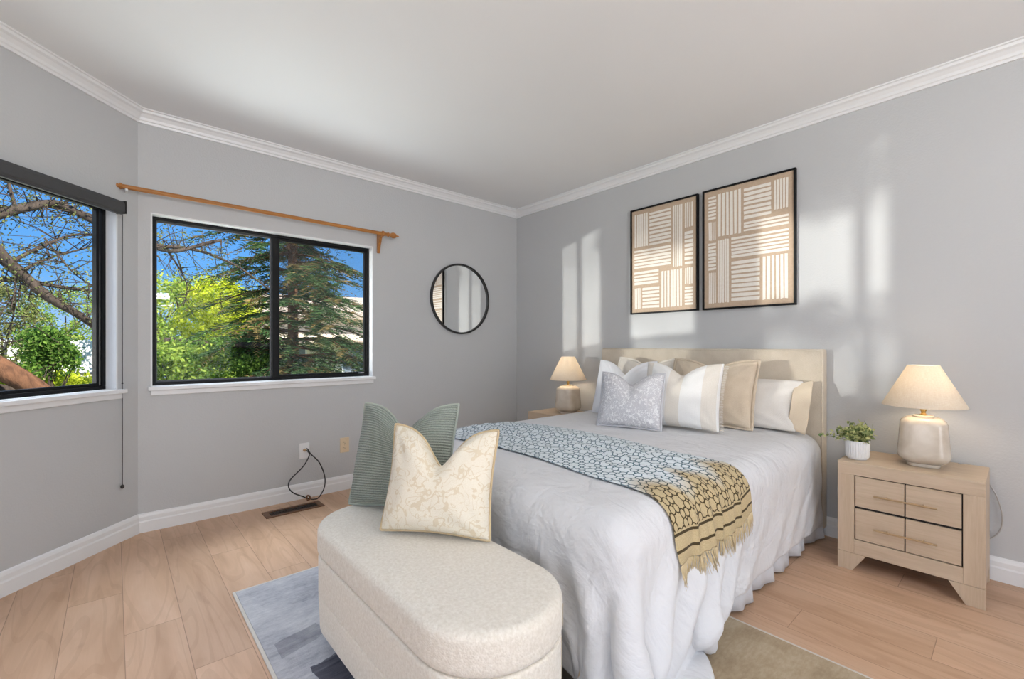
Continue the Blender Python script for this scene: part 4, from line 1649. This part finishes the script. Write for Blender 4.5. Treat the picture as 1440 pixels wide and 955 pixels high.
# ================================================================== night stands
def night_stand():
    r = empty('nightstand', (2.95, 0.356, 0.0))
    X0, X1, Y0, Y1 = -0.19, 0.185, -0.26, 0.26
    MB().box((X0, Y0, 0.478), (X1, Y1, 0.541)).build('top', M['ash'], r, bevel=0.002)
    s = MB()
    s.box((X0, Y0, 0.088), (X1, Y0 + 0.068, 0.478))
    s.build('side_panel', M['ash_v'], r, bevel=0.0015)
    s = MB().box((X0, Y1 - 0.068, 0.088), (X1, Y1, 0.478))
    s.build('side_panel', M['ash_v'], r, bevel=0.0015)
    MB().box((X0, Y0 + 0.068, 0.088), (X1, Y1 - 0.068, 0.157)).build('bottom_rail', M['ash'], r, bevel=0.0015)
    MB().box((X1 - 0.012, Y0 + 0.068, 0.157), (X1 - 0.004, Y1 - 0.068, 0.478)).build('back_panel', M['ash'], r)
    MB().box((X0 + 0.014, Y0 + 0.068, 0.157), (X0 + 0.020, Y1 - 0.068, 0.478)).build('shadow_gap', M['gap'], r)
    for z0, z1 in ((0.1615, 0.313), (0.3245, 0.4735)):
        d = MB()
        a0, a1 = Y0 + 0.0728, Y1 - 0.0728
        d.box((X0 + 0.003, a0, z0), (X0 + 0.020, -0.0026, z1)).box((X0 + 0.003, 0.0026, z0), (X0 + 0.020, a1, z1))
        d.box((X0 + 0.020, a0, z0 + 0.01), (X1 - 0.03, a1, z1 - 0.02))
        dr_ = d.build('drawer', M['ash'], r, bevel=0.001)
        zh = (z0 + z1) / 2 - 0.004
        p = MB()
        p.tube([(X0 - 0.020, -0.112, zh), (X0 - 0.020, 0.112, zh)], 0.0042, 10)
        for yy_ in (-0.065, 0.065):
            p.tube([(X0 - 0.020, yy_, zh), (X0 + 0.004, yy_, zh)], 0.0035, 8)
        p.build('pull', M['pull'], dr_, smooth=True, auto=40)
    for sg in (-1, 1):
        for fx0, fx1 in ((X0 + 0.0, X0 + 0.040), (X1 - 0.040, X1)):
            pr = [(sg * 0.26, 0.0), (sg * 0.26, 0.087), (sg * 0.145, 0.087), (sg * 0.200, 0.0)]
            MB().prism(pr, lambda a, b, h: (h, a, b), fx0, fx1).build('leg', M['ash_v'], r, bevel=0.0015)
    return r


def copy_tree(o, parent=None):
    c = o.copy()
    COL.objects.link(c)
    if parent is not None:
        c.parent = parent
    for ch in [q for q in bpy.data.objects if q.parent is o]:
        copy_tree(ch, c)
    return c


ns = night_stand()
tag(ns, 'washed ash nightstand with two drawers, at the right of the bed', 'nightstand', 'nightstands beside the bed')
nf = copy_tree(ns)
nf.location = (2.95, 2.645, 0.0)
tag(nf, 'washed ash nightstand mostly hidden behind the left side of the bed', 'nightstand')


# ================================================================== lamps
def table_lamp():
    r = empty('table_lamp', (2.95, 0.312, 0.542))

    def sq(e):
        return lambda a: 1.0 / ((abs(math.cos(a)) ** e + abs(math.sin(a)) ** e) ** (1.0 / e))
    RZ = Matrix.Rotation(D(8), 4, 'Z')
    MB().lathe([(0.060, 0.0), (0.062, 0.003), (0.062, 0.016), (0.056, 0.020)], 40, RZ, shape=sq(3.0)).build('foot', M['ceramic'], r, smooth=True, auto=50)
    prof = []
    for k in range(25):
        q = k / 24
        z = 0.016 + q * 0.217
        rb = 0.101 - 0.016 * q
        edge = 1.0
        if q < 0.2:
            edge = 1 - 0.36 * (1 - q / 0.2) ** 2.2
        if q > 0.86:
            edge = 1 - 0.30 * ((q - 0.86) / 0.14) ** 2.4
        prof.append((rb * edge, z))
    prof.append((0.040, 0.2345))
    MB().lathe(prof, 64, RZ, shape=sq(3.6)).build('body', M['ceramic'], r, smooth=True)
    MB().lathe([(0.040, 0.232), (0.040, 0.240), (0.036, 0.243), (0.011, 0.243)], 32).build('collar', M['ceramic'], r, smooth=True, auto=40)
    MB().lathe([(0.0115, 0.242), (0.0115, 0.250), (0.009, 0.252), (0.009, 0.262), (0.0125, 0.264), (0.0125, 0.300), (0.008, 0.304)], 20).build('socket', M['brass'], r, smooth=True, auto=40)
    MB().lathe([(0.008, 0.303), (0.014, 0.318), (0.026, 0.340), (0.030, 0.358), (0.026, 0.376), (0.014, 0.388), (0.002, 0.391)], 24).build('bulb', M['bulb'], r, smooth=True)
    sh = MB().lathe([(0.158, 0.288), (0.1575, 0.2905), (0.0605, 0.4835), (0.060, 0.486)], 64, cap=False).build('shade', M['shade'], r, smooth=True)
    md_ = sh.modifiers.new('thickness', 'SOLIDIFY')
    md_.thickness = 0.0012
    hp = MB()
    for k in range(3):
        a = 2 * PI * k / 3 + 0.4
        hp.tube([(0.010 * math.cos(a), 0.010 * math.sin(a), 0.47), (0.0605 * math.cos(a), 0.0605 * math.sin(a), 0.481)], 0.0014, 6)
    hp.tube([(0.013, 0, 0.300), (0.036, 0, 0.33), (0.038, 0, 0.40), (0.012, 0, 0.455), (0.0, 0, 0.472), (-0.012, 0, 0.455), (-0.038, 0, 0.40), (-0.036, 0, 0.33), (-0.013, 0, 0.300)], 0.0014, 6)
    hp.build('harp', M['brass'], r, smooth=True)
    ld = bpy.data.lights.new('lamp_glow', 'POINT')
    ld.energy = LAMP_W
    ld.color = (1.0, 0.89, 0.74)
    ld.shadow_soft_size = 0.032
    lo = bpy.data.objects.new('lamp_glow', ld)
    COL.objects.link(lo)
    lo.parent = r
    lo.location = (0, 0, 0.405)
    return r


LAMP_W = 1.15


def mat_bulb():
    N = Nodes('frosted_bulb')
    N.set((1.0, 0.93, 0.82, 1), 0.4)
    N.b.inputs['Emission Color'].default_value = (1.0, 0.80, 0.55, 1)
    N.b.inputs['Emission Strength'].default_value = 6.0
    return N.mat


M['bulb'] = mat_bulb()
lm = table_lamp()
tag(lm, 'stoneware table lamp with linen cone shade beside the potted plant', 'lamp', 'bedside lamps')
lf = copy_tree(lm)
lf.location = (2.95, 2.60, 0.542)
tag(lf, 'lit stoneware lamp with cone shade on the nightstand at the left of the bed', 'lamp')
# flex of the near lamp, hanging behind the night stand
cdl = MB().tube(smooth_curve([(3.10, 0.20, 0.545), (3.142, 0.15, 0.53), (3.150, 0.08, 0.42), (3.150, 0.055, 0.30), (3.150, 0.075, 0.22), (3.150, 0.13, 0.17)], 6), 0.0028, 6).build('lamp_cord', simple('clear_flex', srgb(176, 172, 166), 0.4), None, smooth=True)
tag(cdl, 'thin lamp flex drooping down the wall behind the right nightstand', 'cord')

# ================================================================== potted plant
pl = empty('potted_plant', (2.865, 0.555, 0.5415))
tag(pl, 'small leafy green plant in a white ribbed pot on the nightstand', 'plant')
rib = lambda a: 1 + 0.045 * abs(math.sin(a * 14)) ** 0.7
p = MB()
p.lathe([(0.038, 0.0), (0.042, 0.004), (0.043, 0.010)], 112)
p.lathe([(0.045, 0.010), (0.0475, 0.016), (0.0495, 0.088), (0.0485, 0.091)], 168, shape=rib, cap=False)
p.lathe([(0.0505, 0.090), (0.0505, 0.095), (0.046, 0.095), (0.045, 0.082), (0.044, 0.08)], 112, cap=False)
p.lathe([(0.045, 0.010), (0.038, 0.0095)], 112, cap=False)
p.build('pot', M['pot'], pl, smooth=True, auto=30)
MB().lathe([(0.0445, 0.078), (0.030, 0.083), (0.001, 0.085)], 40, cap=False).build('soil', M['soil'], pl, smooth=True)
st, lv = MB(), MB()
for k in range(64):
    a = rng.uniform(0, 2 * PI)
    tilt = rng.uniform(0.1, 1.25)
    L = rng.uniform(0.06, 0.10)
    if k < 3:
        a, tilt, L = PI / 2 + rng.normal(0, .25), 1.35, 0.135
    b0 = Vector((rng.uniform(-.03, .03), rng.uniform(-.03, .03), 0.084))
    dr0 = Vector((math.cos(a) * math.sin(tilt), math.sin(a) * math.sin(tilt), math.cos(tilt)))
    pts = [b0 + dr0 * L * q + Vector((0, 0, 0.018 * q * (1 - q))) for q in (0, .35, .7, 1)]
    st.tube(pts, [0.0013, 0.0012, 0.001, 0.0006], 5)
    for m_ in range(13):
        q = 0.25 + 0.75 * m_ / 12
        c = b0 + dr0 * L * q + Vector((0, 0, 0.018 * q * (1 - q)))
        ld_ = (dr0 * 0.5 + Vector(rng.normal(0, 1, 3))).normalized()
        sd = ld_.cross(Vector(rng.normal(0, 1, 3))).normalized()
        up = ld_.cross(sd)
        ll, lw = rng.uniform(0.016, 0.028), rng.uniform(0.006, 0.010)
        lv.add([c, c + ld_ * ll * .5 + sd * lw + up * .001, c + ld_ * ll - up * .002, c + ld_ * ll * .5 - sd * lw + up * .001, c + ld_ * ll * .5 - up * 0.0012], [(0, 4, 1), (1, 4, 2), (2, 4, 3), (3, 4, 0)])
st.build('stems', M['leaf_green'], pl, smooth=True)
lv.build('foliage', M['plant_leaf'], pl)
# ================================================================== the garden
GZ = -1.7


def leaf_mesh(name, centers, size, spread, count, mat, parent, flat=0.0, long=1.6):
    """many small folded leaves around the given centres, one mesh"""
    centers = np.asarray(centers, dtype=float)
    n = len(centers) * count
    c = np.repeat(centers, count, axis=0) + rng.normal(0, 1, (n, 3)) * np.asarray(spread)
    d = rng.normal(0, 1, (n, 3))
    d[:, 2] *= (1 - flat)
    d /= np.linalg.norm(d, axis=1, keepdims=True)
    e = rng.normal(0, 1, (n, 3))
    e -= d * (e * d).sum(1, keepdims=True)
    e /= np.linalg.norm(e, axis=1, keepdims=True)
    s = size * rng.uniform(0.6, 1.3, (n, 1))
    nn = np.cross(d, e)
    a = c
    b = c + d * s * long * .5 + e * s * .5 + nn * s * .12
    f = c + d * s * long
    g = c + d * s * long * .5 - e * s * .5 + nn * s * .12
    vs = np.stack([a, b, f, g], 1).reshape(-1, 3)
    i = np.arange(n)[:, None] * 4
    fs = np.concatenate([i, i + 1, i + 2, i + 3], 1)
    return mesh_obj(name, vs, fs, mat, parent)


def blob_centers(center, rad, n, shell=0.55):
    """lumpy crown"""
    out = []
    lumps = [(Vector(rng.normal(0, 1, 3)).normalized(), rng.uniform(.3, .5)) for _ in range(9)]
    while len(out) < n:
        p = Vector(rng.uniform(-1, 1, 3))
        r = p.length
        if r > 1.15 or r < shell * rng.random():
            continue
        if r > 0.72 and not any((p - q * .75).length < w for q, w in lumps):
            continue
        out.append((center[0] + p.x * rad[0], center[1] + p.y * rad[1], center[2] + p.z * rad[2]))
    return out


def round_tree(label, center, rad, n, count, size, mat, trunk_r=0.09, group=None, cat='tree', name='leafy_tree'):
    base = Vector((center[0], center[1], GZ))
    r = empty(name, base)
    tag(r, label, cat, group)
    cz = center[2] - GZ
    cs = blob_centers((0, 0, cz), rad, n)
    tr = MB()
    tr.tube(smooth_curve([(0, 0, 0), (0.04, 0.02, cz * .45), (0.0, 0.03, cz)], 5), [trunk_r * (1 - .5 * k / 10) for k in range(11)], 10)
    for k in range(9):
        t = Vector(cs[rng.integers(len(cs))])
        s = Vector((0, 0.02, cz * rng.uniform(.45, .85)))
        m_ = (s + t) / 2 + Vector((0, 0, 0.06))
        tr.tube(smooth_curve([s, m_, t], 4), [trunk_r * .4 * (1 - k2 / 10) + .004 for k2 in range(9)], 6)
    tr.build('trunk', M['bark_dark'], r, smooth=True)
    leaf_mesh('foliage', cs, size, (size * 1.6,) * 3, count, mat, r)
    return r


gd = MB()
G = 26
gx, gy = np.linspace(-22, 30, G), np.linspace(4.4, 44, G)
vs = [(x, y, GZ + 0.15 * math.sin(x * .7) * math.sin(y * .5)) for x in gx for y in gy]
gd.add(vs, [tuple(f) for f in grid_faces(G, G)])
tag(gd.build('garden_ground', M['grass'], None, smooth=True), kind='structure')

M['house_glass'] = simple('house_window_glass', srgb(120, 130, 145), 0.2)
# ---- neighbour's house, behind the conifer
hc = at(470, 470, 20.0)
hx, hy = hc.x, hc.y
hs = empty('neighbour_house', (hx, hy, GZ), D(-18))
tag(hs, 'cream stucco house with a low brown roof behind the conifer', 'house')
MB().box((-3.4, 0.0, 0.0), (6.5, 5.0, 4.3)).build('wall', M['stucco'], hs)
MB().prism([(-0.5, 4.15), (2.6, 5.3), (5.6, 4.15), (5.6, 4.0), (-0.5, 4.0)], lambda a, b, h: (h, a, b), -3.9, 7.0).build('roof', M['roof'], hs)
for x0, z0, ww, hh in ((-2.4, 1.6, 1.3, 1.3), (0.3, 1.6, 1.5, 1.3), (3.4, 1.6, 1.5, 1.3)):
    wf = MB()
    ring(wf, x0, x0 + ww, z0, z0 + hh, 0.07, -0.03, 0.02)
    wo = wf.build('window', M['trim'], hs)
    MB().box((x0 + .07, -0.012, z0 + .07), (x0 + ww - .07, -0.004, z0 + hh - .07)).build('pane', M['house_glass'], wo)
MB().box((-3.4, -0.9, 2.95), (6.5, 0.0, 3.08)).build('porch_roof', M['roof'], hs)

# ---- pale fence with dark posts
fc = at(98, 510, 13.5)
fn = empty('garden_fence', (fc.x, fc.y, GZ), D(8))
tag(fn, 'cream panel fence with thin dark posts across the garden', 'fence')
MB().box((-7.5, -0.02, 0.0), (2.3, 0.02, 1.95)).build('panel', M['fence_cream'], fn)
MB().box((-7.5, -0.03, 1.95), (2.3, 0.03, 2.02)).build('rail', M['dark_paint'], fn)
MB().box((-7.5, 0.05, 2.02), (2.3, 0.07, 3.0)).build('upper_panel', simple('white_fence_panel', (0.8, 0.8, 0.8, 1), .8), fn)
for k in range(15):
    x = -7.4 + k * .68
    MB().box((x - .03, -0.045, 0.0), (x + .03, -0.02, 2.9)).build('post', M['dark_paint'], fn)
# low pale wall under the conifer
wl = at(490, 520, 12.5)
gw = empty('garden_wall', (wl.x, wl.y, GZ), D(-14))
tag(gw, 'low whitewashed garden wall beyond the conifer', 'wall')
MB().box((-3.6, -0.1, 0.0), (5.0, 0.1, 1.75)).build('wall_body', simple('whitewash', srgb(216, 210, 222), .9), gw)
MB().box((-3.65, -0.14, 1.75), (5.05, 0.14, 1.83)).build('coping', M['stucco'], gw, bevel=.01)

# ---- leafy trees and bushes seen through the wide window
c = at(318, 448, 12.0)
round_tree('bright yellow green tree in the middle of the wide window', c, (1.05, 1.0, 1.05), 300, 44, 0.046, M['leaf_yellow'])
c = at(258, 462, 14.0)
round_tree('lime green tree behind the yellow one', c, (1.8, 1.4, 1.55), 300, 36, 0.06, M['leaf_lime'])
c = at(226, 438, 18.5)
round_tree('sparse yellowish tree at the left edge of the wide window', c, (1.05, 0.9, 1.9), 200, 30, 0.055, M['leaf_yellow'])
for px, py, dp, rx, rz, mt_, lb in ((242, 520, 7.5, .75, .50, 'leaf_lime', 'lime bush low at the left of the wide window'), (300, 516, 8.0, .75, .52, 'leaf_green', 'mid green bush under the yellow green tree'), (362, 512, 9.0, .8, .55, 'leaf_green', 'dark leafed bush at the foot of the conifer'), (436, 532, 10.0, .8, .35, 'leaf_olive', 'olive bush in front of the whitewashed wall')):
    c = at(px, py, dp)
    round_tree(lb, c, (rx, rx * .8, rz), 180, 40, 0.04, M[mt_], 0.03, cat='bush', name='garden_bush')
# ---- greenery seen through the corner window
for px, py, dp, rx, rz, n, mt_, lb in ((2, 470, 11.0, 1.25, 1.2, 170, 'leaf_olive', 'hazy olive tree behind the bare branches in the corner window'), (92, 445, 16.5, 1.5, 1.2, 170, 'leaf_lime', 'lime tree rising above the cream fence in the corner window'), (70, 492, 8.5, .42, .42, 130, 'leaf_green', 'green maple like shrub hanging over the fence'), (55, 545, 9.0, 1.0, .3, 120, 'leaf_yellow', 'yellow green hedge low in the corner window'), (112, 556, 10.5, .5, .22, 70, 'leaf_yellow', 'yellow green shrub at the base of the fence')):
    c = at(px, py, dp)
    round_tree(lb, c, (rx, rx * .8, rz), int(n * 1.2), 34, 0.045, M[mt_], 0.04, cat='tree' if rz > .6 else 'bush', name='leafy_tree' if rz > .6 else 'garden_bush')

# ---- conifer
cp = at(411, 470, 9.0)
cf = empty('conifer', (cp.x, cp.y, GZ))
tag(cf, 'tall conifer with drooping boughs in the right half of the wide window', 'tree')
MB().tube([(0, 0, 0), (0.02, 0, 2.5), (0.0, 0.02, 5.2), (0.03, 0, 7.9)], [0.12, 0.105, 0.08, 0.03], 12).build('trunk', M['bark_brown'], cf, smooth=True)
bo = MB()
sv, sf, sb, sbf = [], [], [], []


def spray(p, d, L, dest_v, dest_f):
    """flat drooping spray of needles"""
    d = d.normalized()
    side = d.cross(Vector((0, 0, 1))).normalized()
    for k in range(9):
        q = k / 8
        b_ = p + d * L * q + Vector((0, 0, -0.25 * L * q * q))
        for sgn in (-1, 1):
            l2 = 0.16 * (1 - .6 * q) * rng.uniform(.7, 1.2)
            e_ = (side * sgn + d * .7 + Vector((0, 0, rng.uniform(-.5, .15)))).normalized()
            wv_ = e_.cross(Vector(rng.normal(0, 1, 3))).normalized() * 0.010
            i0 = len(dest_v)
            dest_v.extend([b_ - wv_, b_ + wv_, b_ + e_ * l2 + wv_ * .4, b_ + e_ * l2 - wv_ * .4])
            dest_f.append((i0, i0 + 1, i0 + 2, i0 + 3))


nb_ = 0
z = 1.1
while z < 7.3:
    rad_ = 2.25 * (1 - (z / 9.6)) ** .7
    for k in range(5):
        a = rng.uniform(0, 2 * PI)
        L = rad_ * rng.uniform(.7, 1.15)
        d = Vector((math.cos(a), math.sin(a), rng.uniform(-.02, .22)))
        pts = [Vector((0, 0, z)) + d * L * q + Vector((0, 0, -0.30 * L * q * q)) for q in (0, .33, .66, 1)]
        bo.tube(pts, [.026, .019, .012, .004], 6)
        m_ = int(7 + L * 10)
        for s in range(m_):
            q = rng.uniform(.18, 1.0)
            p_ = Vector((0, 0, z)) + d * L * q + Vector((0, 0, -0.30 * L * q * q))
            sd = Vector((math.cos(a + rng.choice([-1, 1]) * rng.uniform(.3, 1.2)), math.sin(a + rng.uniform(-1.1, 1.1)), rng.uniform(-.35, .05)))
            if rng.random() < .27:
                spray(p_, sd, rng.uniform(.3, .6), sb, sbf)
            else:
                spray(p_, sd, rng.uniform(.3, .62), sv, sf)
    z += 0.17
C0 = Vector((cp.x, cp.y, GZ))
db = MB()
db.tube(smooth_curve([Vector((0, 0, at(411, 489, 9.0).z - GZ)), at(365, 486, 8.6) - C0, at(300, 484, 8.2) - C0, at(240, 481, 7.9) - C0, at(190, 480, 7.7) - C0], 6), [.05 + .03 * k / 24 for k in range(25)], 9)
db.build('bare_bough', M['bark_dark'], cf, smooth=True)
bo.build('boughs', M['bark_brown'], cf, smooth=True)
mesh_obj('needles', sv, sf, M['needle'], cf)
mesh_obj('dry_needles', sb, sbf, M['needle_brown'], cf)

# ---- big sparse tree close to the corner window
bt0 = at(-120, 500, 4.4)
bt = empty('sparse_tree', (bt0.x, bt0.y, GZ))
tag(bt, 'old dark limbed tree with sparse leaves close outside the corner window', 'tree')
OR = Vector((bt0.x, bt0.y, GZ))


def rel(px, py, dp):
    return at(px, py, dp) - OR


tips = []
limbs = MB()


def limb(pts, r0, r1, mb_, sub=5):
    P_ = smooth_curve(pts, 7)
    # natural wobble
    P_ = [p + Vector((noise.noise(p * 2.1) * .03, noise.noise(p * 2.3 + Vector((9, 0, 0))) * .03, noise.noise(p * 1.9 + Vector((0, 7, 0))) * .035)) for p in P_]
    m_ = len(P_)
    mb_.tube(P_, [r0 + (r1 - r0) * k / (m_ - 1) for k in range(m_)], 9)
    return P_


MB().tube(smooth_curve([(0, 0, 0), (0.05, 0.0, 1.2), (0.0, 0.05, 2.4), rel(-110, 330, 4.5), rel(-70, 150, 4.6)], 6), [0.24 - 0.15 * k / 24 for k in range(25)], 14).build('trunk', M['bark_dark'], bt, smooth=True)
big = MB()
limb([rel(-115, 455, 4.4), rel(-40, 498, 4.5), rel(20, 528, 4.7), rel(85, 566, 5.0), rel(140, 600, 5.3)], 0.135, 0.075, big)
big.build('leaning_limb', M['bark_brown'], bt, smooth=True)
skeleton = []
for pts, r0, r1 in (
        ([rel(-115, 300, 4.5), rel(-30, 330, 4.6), rel(14, 372, 4.8), rel(60, 412, 5.0), rel(100, 438, 5.2), rel(150, 475, 5.6)], .075, .035),
        ([rel(-115, 330, 4.5), rel(-30, 310, 4.7), rel(40, 290, 5.0), rel(85, 286, 5.2), rel(150, 318, 5.5), rel(240, 352, 6.0), rel(310, 338, 6.4)], .06, .022),
        ([rel(-80, 270, 4.6), rel(10, 295, 5.0), rel(60, 285, 5.1), rel(135, 306, 5.5), rel(205, 340, 5.8), rel(262, 350, 6.2), rel(330, 372, 6.8), rel(380, 408, 7.2)], .050, .012),
        ([rel(-110, 400, 4.5), rel(20, 395, 4.9), rel(70, 402, 5.1), rel(140, 409, 5.4)], .035, .016),
        ([rel(14, 372, 4.8), rel(50, 352, 5.0), rel(100, 330, 5.3), rel(150, 332, 5.5)], .022, .010),
        ([rel(30, 385, 4.9), rel(80, 360, 5.2), rel(150, 340, 5.6)], .018, .007),
        ([rel(-60, 560, 4.6), rel(-10, 545, 4.8), rel(30, 552, 5.0), rel(80, 560, 5.2)], .05, .03),
        ([rel(20, 300, 5.0), rel(14, 240, 5.0), rel(30, 180, 5.1)], .02, .007),
        ([rel(20, 376, 4.8), rel(22, 430, 4.9), rel(12, 490, 5.0)], .010, .004),
        ([rel(60, 335, 5.0), rel(100, 380, 5.2), rel(140, 410, 5.5)], .010, .005),
        ([rel(236, 350, 6.0), rel(250, 372, 6.2), rel(262, 402, 6.4), rel(258, 430, 6.5)], .013, .005)):
    P_ = limb(pts, r0, r1, limbs)
    skeleton.append((P_, r0))
limbs.build('limbs', M['bark_dark'], bt, smooth=True)
tw = MB()
for P_, r0 in skeleton:
    m_ = max(6, int(sum((P_[k + 1] - P_[k]).length for k in range(len(P_) - 1)) * 26))
    for k in range(m_):
        p_ = P_[rng.integers(3, len(P_))]
        d = Vector(rng.normal(0, 1, 3))
        d.z += 0.15
        d.normalize()
        L = rng.uniform(.15, .55)
        q1 = p_ + d * L * .5 + Vector(rng.normal(0, .04, 3))
        q2 = p_ + d * L + Vector(rng.normal(0, .08, 3))
        tw.tube([p_, q1, q2], [.0065, .0045, .002], 4)
        if rng.random() < .75:
            tips.append(q2)
        if rng.random() < .4:
            tips.append(q1)
tw.build('twigs', M['bark_dark'], bt, smooth=True)
leaf_mesh('foliage', tips, 0.019, (.06, .06, .06), 9, M['leaf_olive'], bt)
# ---- tree out of the picture to the left, whose shadow falls on the bedroom wall
st_ = empty('shade_tree', (-3.95, 4.16, GZ))
tag(st_, 'tree left of the corner window that throws its shadow beside the prints', 'tree')
q = MB()
q.tube(smooth_curve([(0, 0, 0), (0.03, 0, 1.5), (0.0, 0.02, 3.0), (0.05, 0, 4.6)], 6), [0.19 - .006 * k for k in range(19)], 14)
q.build('trunk', M['bark_dark'], st_, smooth=True)
q = MB()
ctr = []
low_q = MB()
for k in range(64):
    a = rng.uniform(0, 2 * PI)
    zb = rng.uniform(3.12, 4.5) if k > 3 else rng.uniform(2.2, 2.4)
    if k <= 3:
        a = -PI / 2 + rng.normal(0, .5)
    L = rng.uniform(.5, 1.15)
    d = Vector((math.cos(a), math.sin(a), rng.uniform(-.05, .28)))
    pts = [Vector((0.02, 0, zb)) + d * L * t + Vector((0, 0, -.08 * t * t)) for t in (0, .35, .7, 1)]
    (q if k > 3 else low_q).tube(pts, [.035, .022, .012, .005], 6)
    for m_ in range(9 if k > 3 else 4):
        ctr.append(Vector((0.02, 0, zb)) + d * L * rng.uniform(.35, 1.05) + Vector(rng.normal(0, .05, 3)))
q.build('boughs', M['bark_dark'], st_, smooth=True)
low_q.build('low_boughs', M['bark_dark'], st_, smooth=True)
leaf_mesh('foliage', ctr, 0.05, (.10, .10, .045), 22, M['leaf_green'], st_, long=2.6)
